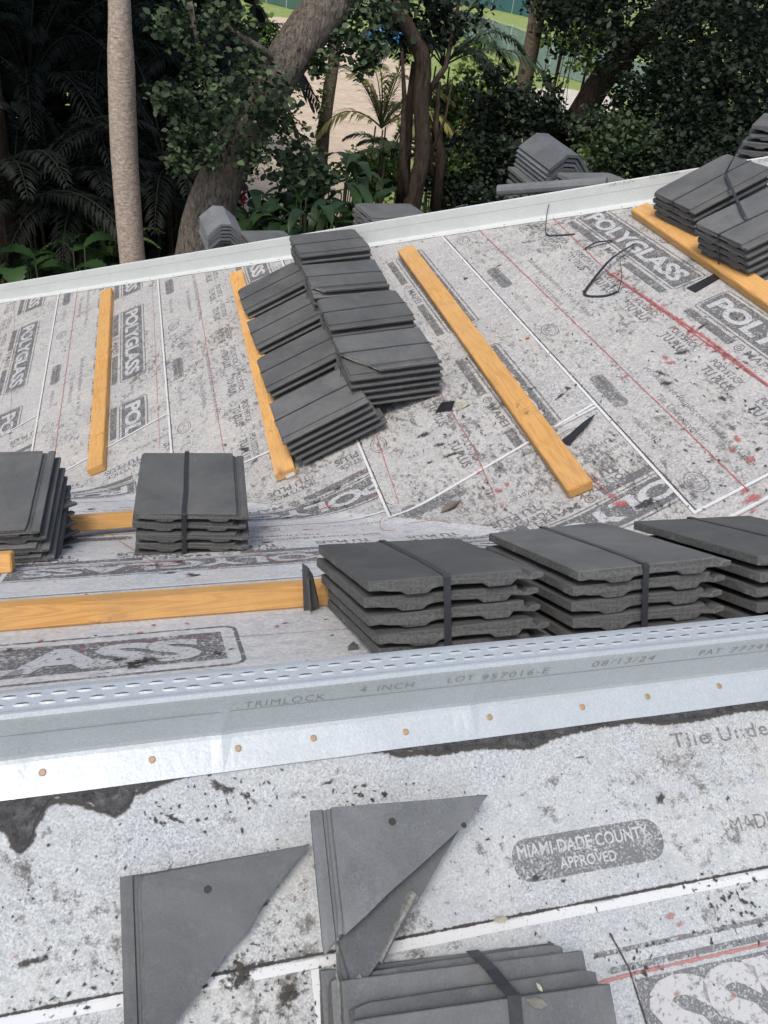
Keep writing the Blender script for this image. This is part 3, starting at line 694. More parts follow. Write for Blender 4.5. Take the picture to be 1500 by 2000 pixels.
# the cap strip nearest the ridge reads the other way round
L0 = uvN(470, 1222); vL = -0.43
S2 = Sheet(mapN)
uR = -0.128
S2.rect(uR + 0.015, vL + 0.085, uR + 1.20, vL - 0.085, 2, 1)
S2.ring(uR - 0.02, vL + 0.125, uR + 1.04, vL - 0.125, 0.009, 2, 1, (), 0.03)
S2.text('POLYGLASS', (uR + 1.16, vL + 0.062), cap=0.120, width=1.10, mi=3, layer=2, offset=0.05, space=0.92, dirn=(-1, 0), up=1)
SN.line([uvN(-60, 1272), uvN(475, 1244), uvN(700, 1228), uvN(1000, 1215)], 0.004, 5, 3, fadeline=True)
for x, y in ((80, 1253), (300, 1222), (365, 1219), (540, 1225), (275, 1237), (160, 1272)):
    SN.blob(uvN(x, y), .010, .012, 0, 5, 3)
for x, y, a in ((265, 1295, .05), (290, 1290, .06), (230, 1291, .03), (260, 1304, .03), (425, 1277, .03), (100, 1180, .03), (20, 1270, .02)):
    SN.blob(uvN(x, y), a, .03, 0, 6, 3)
for x, y, a in ((100, 1010, .03), (330, 1120, .05), (380, 1125, .04), (180, 995, .04), (350, 1098, .03), (520, 1060, .05), (620, 1000, .03), (370, 1123, .03), (560, 1012, .04), (300, 1105, .05)):
    SN.blob(uvN(x, y), a, .03, 0, 6, 3)
for x, y in ((300, 1105), (340, 1098), (420, 1110), (600, 1035), (520, 1030), (640, 1005), (260, 1108)):
    SN.blob(uvN(x, y), .05, .014, 0.1, 5, 3)
for k in range(220):
    SN.blob((random.uniform(-1.2, 0.6), random.uniform(-2.2, -0.25)), random.uniform(.003, .02), random.uniform(.002, .008), random.uniform(-.3, .3), 6, 2)
SA.into(bm, lay, VLA); SA2.into(bm, lay, VLA); SN.into(bm, lay, VLN); S2.into(bm, lay, VLN)
me = bpy.data.meshes.new('roof_underlayment'); bm.to_mesh(me); bm.free()
hpart(link('roof_underlayment', me, [M_N, M_A, INK, WLT, WHT, CHALK, GRIME, INKF]), 'far slopes and valley underlayment with block logos and red chalk lines')

# --- the slope beyond the hip, the body of the house
TBs = 0.62
mb = MB()
far0, far1 = H0 - HD * 6 , H1 + HD * 4
dn = nz(hipn + V(0, 0, -TBs)) * 3.2
mb.add([far0 - V(0, 0, .01), far1 - V(0, 0, .01), far1 - V(0, 0, .01) + dn * 1.0, far0 - V(0, 0, .01) + dn * 1.0], [(0, 1, 2, 3)], 0)
hpart(mb.build('roof_underlayment', [M_A]), 'slope falling away behind the far ridge metal')
def A3(x, y, dz=0): return V(x, y, VP[2] + TA * (x - VP[0]) + dz)
mb = MB()
mb.box(V(-3.3, -1.6, 0), V(8.2, 0, 0), V(0, 8.0, 0), V(0, 0, 2.55))
hpart(mb.build('wall', [WALLM]), None)

# ------------------------------------------------------------------ ridge metal
def trim(name, origin, ax, side, webdir, web, flange, top, flslope, topslope, nails, slots, texts, length, label):
    """Z section: flange nailed down, web standing up, perforated top flange; side = horizontal unit vector towards the viewer"""
    mb = MB(); e = 0.0045
    prof = []
    # profile points (s across towards the viewer, z up); s<0 is away from the viewer
    fd = V(0, 0)
    pf = [(flange, flslope * flange + e), (0.006, flslope * 0.006 + e), (0.0015, 0.006), (0.0, 0.012), (0.0, web - 0.009), (-0.0005, web - 0.004), (-0.003, web - 0.0008), (-0.006, web), (-0.010, web - 0.0006), (-0.014, web - 0.0035), (-0.018, web - 0.0045),
          (-0.020 - (top - 0.03), web - 0.0045 + topslope * (top - 0.03)), (-top + 0.004, web - 0.0035 + topslope * top), (-top, web - 0.005 + topslope * top), (-top - 0.001, web - 0.014 + topslope * top)]
    th = 0.0010; n = len(pf)
    nseg = max(2, int((length[1] - length[0]) * (60 if slots else 12))); k0 = 0
    vs = []; up = V(0, 0, 1)
    for i in range(nseg + 1):
        l = length[0] + (length[1] - length[0]) * i / nseg
        wob = 0.0016 * noise.noise(Vector((l * 3.1, origin[1], 0))); wob2 = 0.0030 * noise.noise(Vector((l * 4.7, 3.3, origin[0])))
        dent = sum(0.0022 * math.exp(-((l - c_) / 0.012) ** 2) for c_ in (0.075, 0.47, -0.22)) if slots else 0
        for j, (s_, z_) in enumerate(pf):
            q = origin + ax * l + side * (s_ + (wob if z_ > 0.05 else 0) + (dent if j in (1, 2, 3) else 0)) + up * (z_ + (abs(wob2) if j == 0 else 0) + (dent * .5 if j in (1, 2) else 0))
            vs.append(q)
    fs = [(i * n + j, i * n + j + 1, (i + 1) * n + j + 1, (i + 1) * n + j) for i in range(nseg) for j in range(n - 1)]
    mb.add(vs, fs, 0)
    wn = side
    # slots
    for (l, s_) in slots:
        z_ = web - 0.0045 + topslope * (-s_ - 0.02) + 0.0006
        c = origin + ax * l + side * s_ + up * z_
        aa = 0.0100; bb_ = 0.0030; N_ = 12
        ring_ = [c + ax * aa * math.cos(2 * math.pi * q / N_) + side * bb_ * math.sin(2 * math.pi * q / N_) for q in range(N_)]
        mb.add(ring_, [tuple(range(N_))], 1)
        # pressed lip on the viewer's side
        lv = []
        for q in range(7):
            a_ = math.pi * q / 6; x_ = -aa * 1.15 * math.cos(a_); h_ = 0.0012 * math.sin(a_)
            lv += [c + ax * x_ + side * (bb_ * math.sin(a_) * 0.35) + up * h_, c + ax * x_ + side * (bb_ * 0.9 + 0.0016 * math.sin(a_) + 0.0004) - up * 0.0004]
        mb.add(lv, [(2 * q, 2 * q + 1, 2 * q + 3, 2 * q + 2) for q in range(6)], 0)
    # scribed line along the web
    for zz in (web * 0.60,):
        a_ = origin + ax * length[0] + side * 0.0009 + up * zz; b__ = origin + ax * length[1] + side * 0.0009 + up * zz
        mb.add([a_, b__, b__ + up * 0.0010, a_ + up * 0.0010], [(0, 1, 2, 3)], 2)
    for st, l, z_, cap, wdt in texts:
        tv, tf, w_, ch = text_polys(st, -0.012, 1.15, 0.12)
        mb.add([origin + ax * (l + q[0] * wdt / w_) + side * 0.0012 + up * (z_ + q[1] * cap / ch) for q in tv], tf, 2)
    o = mb.build(name, [GALV if slots else GALV_LIT, plain('slot_inside', (.10, .085, .07), .8), SINK], None, smooth=False)
    hpart(o, label)
    for l, s_, c_ in nails:
        z_ = flslope * s_ + e
        q = origin + ax * l + side * s_ + up * z_
        nb = MB(); nn_ = nz(V(0, 0, 1) - side * flslope); e2 = np.cross(nn_, ax)
        r_ = 0.0052; N_ = 18; v_ = []
        for ring_r, hh_ in ((1.0, 0.0), (1.0, 0.0012), (0.7, 0.0019)):
            v_ += [q + nn_ * hh_ + (ax * math.cos(2 * math.pi * t_ / N_) + e2 * math.sin(2 * math.pi * t_ / N_)) * r_ * ring_r for t_ in range(N_)]
        f_ = [(k * N_ + t_, k * N_ + (t_ + 1) % N_, (k + 1) * N_ + (t_ + 1) % N_, (k + 1) * N_ + t_) for k in range(2) for t_ in range(N_)] + [tuple(2 * N_ + t_ for t_ in range(N_))]
        nb.add(v_, f_)
        no = nb.build('nail_head', [NAIL], o)
    return o
# near ridge
def ridge_l(x, y, s_off, z_off):            # position along X for a pixel on the trim
    r = ray(x, y); k = (YR - s_off) / r[1]; return float((CAMP + r * k)[0])
org = V(0, YR, ZR)
def onflange(x, y):
    q = PP(x, y, 0.004); return float(q[0]), float(YR - q[1])
nails = [(*onflange(x, y), 0) for x, y in ((83, 1509), (297, 1484), (465, 1462), (612, 1442), (792, 1430), (956, 1401), (1137, 1381), (1264, 1361), (1404, 1340), (-130, 1533))]
slots = []
px_up = [15, 90, 165, 250, 330, 410, 485, 560, 632, 710, 782, 852, 925, 990, 1060, 1130, 1197, 1262, 1325]
x0 = ridge_l(757, 1290, -0.04, 0); x1 = ridge_l(1350, 1228, -0.04, 0); ps = (x1 - x0) / 16.6
for k in range(-40, 50):
    slots.append((x0 + ps * k, -0.026 )); slots.append((x0 + ps * (k + 0.45), -0.043))
WEB = 0.092
def webx(x, y): return float((CAMP + ray(x, y) * (YR / ray(x, y)[1]))[0])
def webz(x, y): return float((CAMP + ray(x, y) * (YR / ray(x, y)[1]))[2] - ZR)
tx = []
for st, xa, ya, xb in (('TRIMLOCK', 478, 1382, 632), ('4', 702, 1352, 716), ('INCH', 736, 1349, 808), ('LOT', 873, 1333, 926), ('957016-E', 940, 1328, 1070), ('08/13/24', 1155, 1302, 1275), ('PAT', 1363, 1280, 1410), ('7774990', 1425, 1274, 1535)):
    tx.append((st, webx(xa, ya), webz(xa, ya), 0.0135, webx(xb, ya - 10) - webx(xa, ya)))
rt = trim('ridge_trim', org, V(1, 0, 0), V(0, -1, 0), 0, WEB, 0.050, 0.062, -TN, -0.10, nails, slots, tx, (-2.6, 2.38), 'near galvanised ridge metal, perforated top flange and stamped lettering')
for x, y in ((835, 1279), (915, 1272), (1025, 1258), (1065, 1255), (790, 1283), (876, 1290)):
    r = ray(x, y); q = CAMP + r * ((ZR + WEB - 0.004 - HC) / r[2]); q[2] = ZR + WEB - 0.0042 - 0.10 * max(0, (q[1] - YR - .02)) + 0.0012
    rs = MB(); n_ = 10; rs.add([q] + [q + V(random.uniform(.7, 1) * .012 * math.cos(6.283 * k / n_), random.uniform(.7, 1) * .006 * math.sin(6.283 * k / n_), 0) for k in range(n_)], [(0, 1 + k, 1 + (k + 1) % n_) for k in range(n_)], 0, [0.9] + [0.1] * n_)
    adopt(rs.build('rust_mark', [RUST], None, fade=True), rt)
# far hip metal
HS = -hipn                                   # towards the viewer
hs = np.array(HS)
axh = HD
sl = float(-(TA * hs[0]) * 1.0)
def hipw(x, y):
    r = ray(x, y); n_ = hipn; k = ((H0 - CAMP) @ n_) / (r @ n_); q = CAMP + r * k; l = (q - H0)[0] / HD[0]; return l, (q - (H0 + HD * l))[2]
fl_sl = TA * hs[0]
hn = [(0.25 + 0.21 * k, 0.028, 0) for k in range(26)]
l1 = hipw(1190, 364); l2 = hipw(1268, 350); l3 = hipw(1479, 318)
tx2 = [('08/13/24', l1[0], l1[1], 0.016, hipw(1238, 355)[0] - l1[0]), ('PAT 7774990', l2[0], l2[1], 0.016, hipw(1326, 338)[0] - l2[0]), ('TRIM', l3[0], l3[1], 0.016, 0.09)]
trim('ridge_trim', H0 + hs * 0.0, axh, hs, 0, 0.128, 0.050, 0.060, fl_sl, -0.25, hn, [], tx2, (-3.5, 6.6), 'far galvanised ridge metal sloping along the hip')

# ================================================================== TILES
W2, L2, = 0.1665, 0.21
PROF = [(-.1665, 0), (.1385, 0), (.1395, -.011), (.1450, -.011), (.1468, -.0155), (.1512, -.0155), (.1535, -.0105), (.1650, -.0095), (.1745, -.0105), (.1745, -.0195), (.160, -.0225), (.148, -.0225), (.138, -.0205), (.118, -.0200), (.108, -.0300), (.064, -.0300), (.052, -.0215),
        (.0, -.0205), (-.034, -.0215), (-.046, -.0235), (-.056, -.0310), (-.094, -.0310), (-.106, -.0245), (-.128, -.0225), (-.140, -.0195), (-.156, -.0200), (-.1665, -.0190)]
def tile_mesh(seed, cut=None, rough=0.0006, name='roof_tile'):
    rd = random.Random(seed); bmx = bmesh.new(); ns = 14; rings = []
    for j in range(ns + 1):
        y = -L2 + 2 * L2 * j / ns; rr = []
        for k, (x, z) in enumerate(PROF):
            edge = 1.0 if (k in (0, 26, 1) or j in (0, ns)) else 0.25
            nx = noise.noise(Vector((x * 60 + seed * 3, y * 45, z * 50 + seed))) * 0.0014 * edge
            yy = y + (0.0016 * noise.noise(Vector((x * 90, seed * 5.1, z * 90))) if j in (0, ns) else 0)
            rr.append(bmx.verts.new((x + nx, yy, z + nx * 0.5 + rd.uniform(-1, 1) * rough * 0.5)))
        rings.append(rr)
    n = len(PROF)
    for j in range(ns):
        for k in range(n): bmx.faces.new((rings[j][k], rings[j][(k + 1) % n], rings[j + 1][(k + 1) % n], rings[j + 1][k]))
    bmx.faces.new(rings[0][::-1]); bmx.faces.new(rings[-1])
    bmesh.ops.recalc_face_normals(bmx, faces=bmx.faces[:])
    for f_ in bmx.faces:
        if abs(f_.normal.z) < 0.75 and (abs(f_.normal.y) > .8 or abs(f_.calc_center_median().x) > .155): f_.material_index = 1
    for v_ in bmx.verts:                    # knocked corners
        for ci, (cx_, cy_) in enumerate(((-.1665, -.21), (.1385, -.21), (-.1665, .21), (.1385, .21))):
            dd_ = math.hypot(v_.co.x - cx_, v_.co.y - cy_); rr_ = 0.016 + 0.012 * ((seed * 7 + ci * 3) % 5) / 4
            if dd_ < rr_ and (seed + ci) % 2 == 0 and v_.co.z > -.02:
                k_ = (1 - dd_ / rr_) * .006; v_.co.x -= math.copysign(k_, cx_); v_.co.y -= math.copysign(k_, cy_); v_.co.z -= k_ * .7
    be_ = [e_ for e_ in bmx.edges if e_.calc_face_angle(0) > 0.9]
    if cut:
        for co, no in cut:
            bmesh.ops.bisect_plane(bmx, geom=bmx.verts[:] + bmx.edges[:] + bmx.faces[:], plane_co=(co[0], co[1], 0), plane_no=(no[0], no[1], 0.0), clear_outer=True)
            be2 = [e_ for e_ in bmx.edges if e_.is_boundary]
            r_ = bmesh.ops.holes_fill(bmx, edges=be2, sides=0)
            nv = set()
            for f_ in r_['faces']: f_.material_index = 2
            d_ = np.array([-no[1], no[0]])
            for f_ in r_['faces']:
                for v_ in f_.verts:
                    if v_ in nv: continue
                    nv.add(v_); s_ = v_.co.x * d_[0] + v_.co.y * d_[1]
                    am = 0.0085 * noise.noise(Vector((s_ * 28, seed, 0))) + 0.005 * noise.noise(Vector((s_ * 95, seed, v_.co.z * 30)))
                    am += -0.005 * (v_.co.z < -0.005) * (0.5 + noise.noise(Vector((s_ * 40, 7, seed))))
                    v_.co.x += no[0] * am; v_.co.y += no[1] * am
    else:
        bmesh.ops.bevel(bmx, geom=be_, offset=0.0016, segments=1, affect='EDGES', clamp_overlap=True)
    me_ = bpy.data.meshes.new(name); bmx.to_mesh(me_); bmx.free()
    return me_
def densecut(mesh_seed, pts, keep, name='roof_tile'):
    """tile cut along straight lines given in tile coordinates; keep is a point on the side kept"""
    cl = []
    for p_, q_ in pts: cl.append(half(p_, q_, keep))
    return tile_mesh(mesh_seed, cl, name=name)
TM = [tile_mesh(s_) for s_ in range(7)]
for m_ in TM: m_.materials.append(TILE); m_.materials.append(TEDGE)
ORD = ['topmost', 'second', 'third', 'fourth', 'fifth', 'sixth', 'seventh']
def frame4(p, Rm, s, x0, y0):               # matrix with tile local origin at tile's bottom centre
    M_ = Matrix.Identity(4)
    for i in range(3):
        for j in range(3): M_[i][j] = float(Rm[i][j] * s)
        M_[i][3] = float(p[i])
    return M_
PITCH = 0.0318
ALLT = {}
def put_tile(me_, M_, label, group, mat=None):
    o = bpy.data.objects.new('roof_tile', me_); COL.objects.link(o); o.matrix_world = M_
    tag(o, label, 'roof tile', group); return o
def stack(key, p, Rm, s, sg, n, phrase, group, offs=None, jit=0.004, first=None, pitch=PITCH, yawj=0.6):
    p = np.array(p) + V(0, 0, HC); Rm = np.array(Rm); out = []
    rd = random.Random(key)
    for k in range(n):
        dx, dy = (rd.uniform(-jit, jit), rd.uniform(-jit, jit)) if k else (0, 0)
        if offs and k < len(offs): dx, dy = offs[k]
        c = p + Rm @ (np.array([W2 - 0.0 + dx, (L2 if sg > 0 else -L2) + dy, -pitch * k]) * s)
        M_ = frame4(c, Rm, s, 0, 0) @ Matrix.Rotation(R(rd.uniform(-yawj, yawj) if k else 0), 4, 'Z')
        me_ = TM[rd.randrange(len(TM))] if not (k == 0 and first) else first
        lab = ('topmost tile of the ' if k == 0 else 'bottom tile of the ' if k == n - 1 else ORD[k] + ' tile from the top of the ') + phrase
        o = put_tile(me_, M_, lab, group); out.append(o)
    ALLT[key] = (p, Rm, s, sg, n, pitch)
    return out
GN = 'concrete roof tiles strapped in stacks on the valley slope'
GA = 'concrete roof tiles piled on the far slope'
stack('S1', [-0.6307, 2.4353, -1.4928], [[0.9964, 0.0543, -0.0655], [-0.0583, 0.9965, -0.0599], [0.062, 0.0635, 0.9961]], 0.9407, -1, 6, 'fanned stack cut by the left edge', GN,
      offs=[(0, 0), (.012, .004), (.020, -.012), (.026, -.022), (.030, -.03), (.026, -.04)])
stack('S2', [-0.0447, 2.4388, -1.5063], [[0.9973, 0.0696, 0.0246], [-0.0717, 0.9928, 0.0956], [-0.0178, -0.0971, 0.9951]], 0.978, -1, 5, 'square strapped stack standing alone', GN, jit=.005, pitch=.0360)
stack('R1', [0.346, 1.4448, -1.1573], [[0.9999, -0.0161, -0.0058], [0.0169, 0.8723, 0.4886], [-0.0028, -0.4887, 0.8725]], 1.0208, -1, 5, 'strapped stack beside the standing shard', GN,
      offs=[(0, 0), (-.004, .012), (.0, .010), (.012, -.003), (.02, .012)])
stack('R2', [0.7554, 1.4466, -1.1485], [[0.9996, -0.0217, -0.0155], [0.0264, 0.8901, 0.455], [0.0039, -0.4553, 0.8904]], 1.0326, -1, 5, 'middle stack of three behind the perforated metal', GN,
      offs=[(0, 0), (-.004, .010), (-.006, .014), (-.002, .01), (0, .004)])
stack('R3', [1.155, 1.4432, -1.1417], [[0.9999, -0.0107, -0.0084], [0.0133, 0.8885, 0.4587], [0.0026, -0.4588, 0.8886]], 1.0580, -1, 5, 'stack cut by the right edge behind perforated metal', GN,
      offs=[(0, 0), (.006, -.004), (.004, .004), (.01, .004), (.0, .0)])
# far-left fanned stack seen end on behind S1
a_ = NN(141, 972, 0.15); 
ux = nz(V(0.62, 0.55, 0)); uz = nz(V(0.0, 0.22, 1.0)); ux = nz(ux - uz * (ux @ uz)); uy = np.cross(uz, ux)
RmB = np.stack([uy * -1, ux * 1, uz], 1)
RmB = np.stack([np.cross(ux, uz), ux, uz], 1)
stack('S0', list(a_ - V(0, 0, HC) - RmB @ V(0.30, 0, 0)), RmB.tolist(), 0.95, -1, 5, 'stack hidden behind the fanned stack', GN, jit=.008, pitch=.034)
UB = dict(U1=([0.8022, 4.7689, -1.509], [[0.0533, 0.9907, -0.1253], [-0.9986, 0.0523, -0.0116], [-0.0049, 0.1258, 0.992]], 0.9625, 4, 'back stack of the upper row, against the far metal'),
          U2=([0.7964, 4.2749, -1.5083], [[0.0104, 0.9942, -0.1066], [-0.9996, 0.0075, -0.0278], [-0.0268, 0.1069, 0.9939]], 0.9617, 4, 'chipped second stack of the upper row'),
          U3=([0.7959, 3.817, -1.5132], [[0.0124, 0.9898, -0.1421], [-0.9998, 0.0104, -0.0145], [-0.0129, 0.1423, 0.9897]], 0.9762, 4, 'third stack of the upper row'),
          U4=([0.7649, 3.2701, -1.4696], [[0.0233, 0.9919, -0.1246], [-0.9997, 0.0224, -0.009], [-0.0061, 0.1247, 0.9922]], 0.9418, 6, 'front stack of the upper row, snapped corner on top'))
brk4 = tile_mesh(31, [half((-.02, -.21), (.1665, -.075), (-.1, .1))]); brk4.materials.append(TILE); brk4.materials.append(TEDGE); brk4.materials.append(BROKE)
brk2 = tile_mesh(33, [half((.10, -.21), (.1665, -.15), (-.1, .1))]); brk2.materials.append(TILE); brk2.materials.append(TEDGE); brk2.materials.append(BROKE)
for k, (p, Rm, s, n, ph) in UB.items():
    stack(k, p, Rm, s, 1, n, ph, GA, offs=[(0, 0), (.005, .006), (.009, .004), (.007, .008), (.012, 0), (.010, -.006)], first={'U4': brk4, 'U2': brk2}.get(k))
RmL = np.array([[0.0335, 0.8781, -0.4772], [-0.9994, 0.0236, -0.0267], [-0.0122, 0.4778, 0.8784]])
def lowstack(key, px, n, ph, yaw=0, sc=0.92):
    q = AA(*px, n * PITCH * sc + 0.012)
    Rm = RmL @ np.array(Matrix.Rotation(R(yaw), 3, 'Z'))
    stack(key, list(q - V(0, 0, HC)), Rm.tolist(), sc, 1, n, ph, GA, offs=[(0, 0), (.005, .006), (.009, .010), (.013, .014), (.018, .035), (.02, .04)])
lowstack('L1', (462, 567), 3, 'back stack of the row on the timber')
lowstack('L2', (481.5, 629), 3, 'second stack of the row on the timber')
lowstack('L3', (499, 702), 4, 'third stack of the row on the timber')
lowstack('L4', (525, 789), 5, 'front stack of the row on the timber', 0, 0.93)
stack('Q1', [2.3337, 3.6012, -0.8664], [[0.0653, 0.878, -0.4743], [-0.9976, 0.069, -0.0097], [0.0243, 0.4737, 0.8803]], 0.9702, 1, 5, 'back stack under the crossed strap', GA, offs=[(0, 0), (.0, -.006), (.002, -.01), (.01, -.012), (.03, .03)])
stack('Q2', [2.2762, 3.1395, -0.8705], [[0.1149, 0.9078, -0.4033], [-0.9931, 0.1154, -0.0231], [0.0255, 0.4031, 0.9148]], 0.9820, 1, 6, 'front stack at the upper right timber', GA, offs=[(0, 0), (.006, -.004), (.01, -.002), (.012, 0), (.02, .01), (.03, .02)])

# straps round stacks (follow the tile faces)
def strap(key, x, label, yends=(0.004, 0.004), drop=None, both=True, wd=0.013, group='black packing straps round the tile stacks'):
    p, Rm, s, sg, n, pitch = ALLT[key]; drop = drop or n * pitch
    ys = (-2 * L2, 0) if sg < 0 else (0, 2 * L2)
    Lp = []
    h = 0.0012
    def pt(x_, y_, z_): return p + Rm @ (np.array([x_, y_, z_]) * s)
    x_ = x + W2
    path = [(ys[0] - 0.0035, -drop), (ys[0] - 0.0035, -drop * .5), (ys[0] - 0.0035, -0.004), (ys[0] - 0.001, h), (ys[0] + 0.01, h), (ys[0] + 0.15, h + .0008), (ys[1] - 0.15, h + .0005), (ys[1] - 0.01, h), (ys[1] + 0.001, h), (ys[1] + 0.0035, -0.004), (ys[1] + 0.0035, -drop)]
    mb_ = MB(); vs_ = []
    cen = pt(x_, (ys[0] + ys[1]) / 2, 0)
    for (y_, z_) in path:
        for xx in (x_ - wd / 2, x_ + wd / 2): vs_.append(pt(xx + 0.002 * math.sin(y_ * 20), y_, z_))
    up_ = Rm[:, 2] * 0.0011; k_ = len(vs_)
    cc = pt(x_, (ys[0] + ys[1]) / 2, -drop / 2)
    inn = []
    for i_, v_ in enumerate(vs_): inn.append(v_ + nz(cc - v_) * 0.0009)
    mb_.add(vs_ + inn, [(2 * i_, 2 * i_ + 1, 2 * i_ + 3, 2 * i_ + 2) for i_ in range(len(path) - 1)] + [(k_ + 2 * i_, k_ + 2 * i_ + 2, k_ + 2 * i_ + 3, k_ + 2 * i_ + 1) for i_ in range(len(path) - 1)]
            + [(2 * i_, 2 * i_ + 2, k_ + 2 * i_ + 2, k_ + 2 * i_) for i_ in range(len(path) - 1)] + [(2 * i_ + 1, k_ + 2 * i_ + 1, k_ + 2 * i_ + 3, 2 * i_ + 3) for i_ in range(len(path) - 1)])
    o = mb_.build('packing_strap', [STRAP], None, origin=tuple(cen)); tag(o, label, 'strap', group); return o
strap('S2', -0.017, 'black strap down the middle of the square stack standing alone', wd=.015)
strap('R1', -0.018, 'black strap round the stack beside the standing shard', wd=.014)
strap('R2', -0.020, 'black strap round the middle of three stacks behind perforated metal', wd=.013)
strap('R3', -0.010, 'black strap round the stack cut by the right picture edge', wd=.013)
strap('S1', -0.02, 'black strap round the fanned stack at the left edge', wd=.014)
for k, ph in (('U1', 'back stack of the upper row'), ('U2', 'second stack of the upper row'), ('U3', 'third stack of the upper row'), ('U4', 'front stack of the upper row'),
              ('L1', 'back stack on the timber'), ('L2', 'second stack on the timber'), ('L3', 'third stack on the timber'), ('L4', 'front stack on the timber'), ('Q1', 'back stack at the upper right'), ('Q2', 'front stack at the upper right')):
    strap(k, 0.0 if k[0] != 'L' else -0.006, 'thin dark strap lengthwise round the ' + ph, wd=.0085)

# near slope: cut tiles
def local_on_P(u, h, ex, ey):               # place a tile flat on P with x axis ex and y axis ey (both in plane), origin tile centre top at height h
    pass
def ptile(me_, c, ex, label, tiltn=None, s=0.93):
    n_ = nP if tiltn is None else nz(tiltn); ex = nz(ex - n_ * (ex @ n_)); ey = np.cross(n_, ex)
    M_ = frame4(c, np.stack([ex, ey, n_], 1), s, 0, 0)
    return put_tile(me_, M_, label, 'cut tiles lying on the near slope')
def tl(M_, x, y, h):                        # pixel on the tile's top plane -> tile local xy
    o_ = np.array([M_[0][3], M_[1][3], M_[2][3]]); n_ = nz([M_[0][2], M_[1][2], M_[2][2]]); q = hit(x, y, o_, n_)
    l_ = M_.inverted() @ Vector(q); return (l_[0], l_[1])
def place_cut(seed, cornerL, cornerR, cut_px, keep_px, label, h=0.03, s=None, n_=None, wfull=0.341, extra=()):
    n_ = nP if n_ is None else nz(n_)
    a, b__ = hit(*cornerL, RO, nP, h), hit(*cornerR, RO, nP, h)
    s = s or np.linalg.norm(b__ - a) / wfull
    ex = -nz(b__ - a); ex = nz(ex - n_ * (ex @ n_)); ey = np.cross(n_, ex)
    # cornerL is tile (+.1665,-.21)
    c = a - (ex * .1745 + ey * -L2) * s
    M_ = frame4(c, np.stack([ex, ey, n_], 1), s, 0, 0)
    k_ = tl(M_, *keep_px, h)
    cl = [half(tl(M_, *p_, h), tl(M_, *q_, h), k_) for p_, q_ in cut_px]
    me_ = tile_mesh(seed, cl); me_.materials.append(TILEN); me_.materials.append(TEDGE); me_.materials.append(BROKE)
    # nail holes
    return me_, M_, put_tile(me_, M_, label, 'cut tiles lying on the near slope')
def hole(M_, par, x, y, r=0.0068):
    lx, ly = tl(M_, x, y, 0); mb_ = MB(); n_ = 14
    mb_.add([(lx, ly, 0.0007)] + [(lx + r * math.cos(6.283 * k / n_) * (1 + .1 * random.random()), ly + r * math.sin(6.283 * k / n_), 0.0007) for k in range(n_)], [(0, 1 + k, 1 + (k + 1) % n_) for k in range(n_)])
    # flat dark disc on the surface, stands for the shade inside the hole
    o = mb_.build('nail_hole', [SLOT], par); return o
me1, M1, T1 = place_cut(41, (233, 1712), (606, 1650), [((606, 1650), (345, 1990))], (350, 1800), 'triangular cut tile with one nail hole at lower left')
hole(M1, T1, 406, 1737)
# the lowest cut piece lies flat, the upper one rests on it
me3, M3, T3 = place_cut(43, (560, 1660), (900, 1545), [((690, 1958), (835, 1725)), ((835, 1725), (915, 1590)), ((600, 1770), (900, 1575)), ((646, 1700), (657, 1850))], (700, 1870), 'pointed tile offcut slipped under the larger cut tile', h=0.040, s=0.92, n_=nP + 0.16 * P2)
me2, M2, T2 = place_cut(42, (607, 1580), (962, 1545), [((950, 1556), (905, 1612)), ((905, 1612), (650, 1848))], (700, 1700), 'larger triangular cut tile with broken tip and two nail holes', h=0.068, n_=nP + 0.13 * P2)
hole(M2, T2, 766, 1605); hole(M2, T2, 906, 1612, 0.005)
rb_m = MB(); o3 = np.array([M3[i][3] for i in range(3)]); n3 = nz([M3[i][2] for i in range(3)])
def on3(x, y): return hit(x, y, o3, n3)
for pa, pb, wa, wb in (((742, 1880), (808, 1745), .004, .007), ((700, 1905), (716, 1940), .004, .002)):
    A_, B_ = on3(*pa), on3(*pb); d_ = nz(B_ - A_); e_ = np.cross(n3, d_); vs_ = []
    for k in range(9):
        t_ = k / 8; q = A_ + (B_ - A_) * t_; w_ = (wa + (wb - wa) * t_) * random.uniform(.8, 1.2)
        vs_ += [q - e_ * w_, q - e_ * w_ * .4 + n3 * .006, q + e_ * w_ * .4 + n3 * .006, q + e_ * w_]
    rb_m.add(vs_, [(4 * k + j, 4 * k + 4 + j, 4 * k + 5 + j, 4 * k + 1 + j) for k in range(8) for j in range(3)] + [(0, 1, 2, 3), (35, 34, 33, 32)])
rb_o = rb_m.build('ribs', [BROKE]); rb_o.parent = T3; rb_o.matrix_parent_inverse = M3.inverted(); rb_o['kind'] = 'stuff'; del rb_o['kind']
# stack at the bottom edge, sheared
hF = 0.135
fa, fb = PP(692, 1993, hF), PP(1192, 1921, hF)
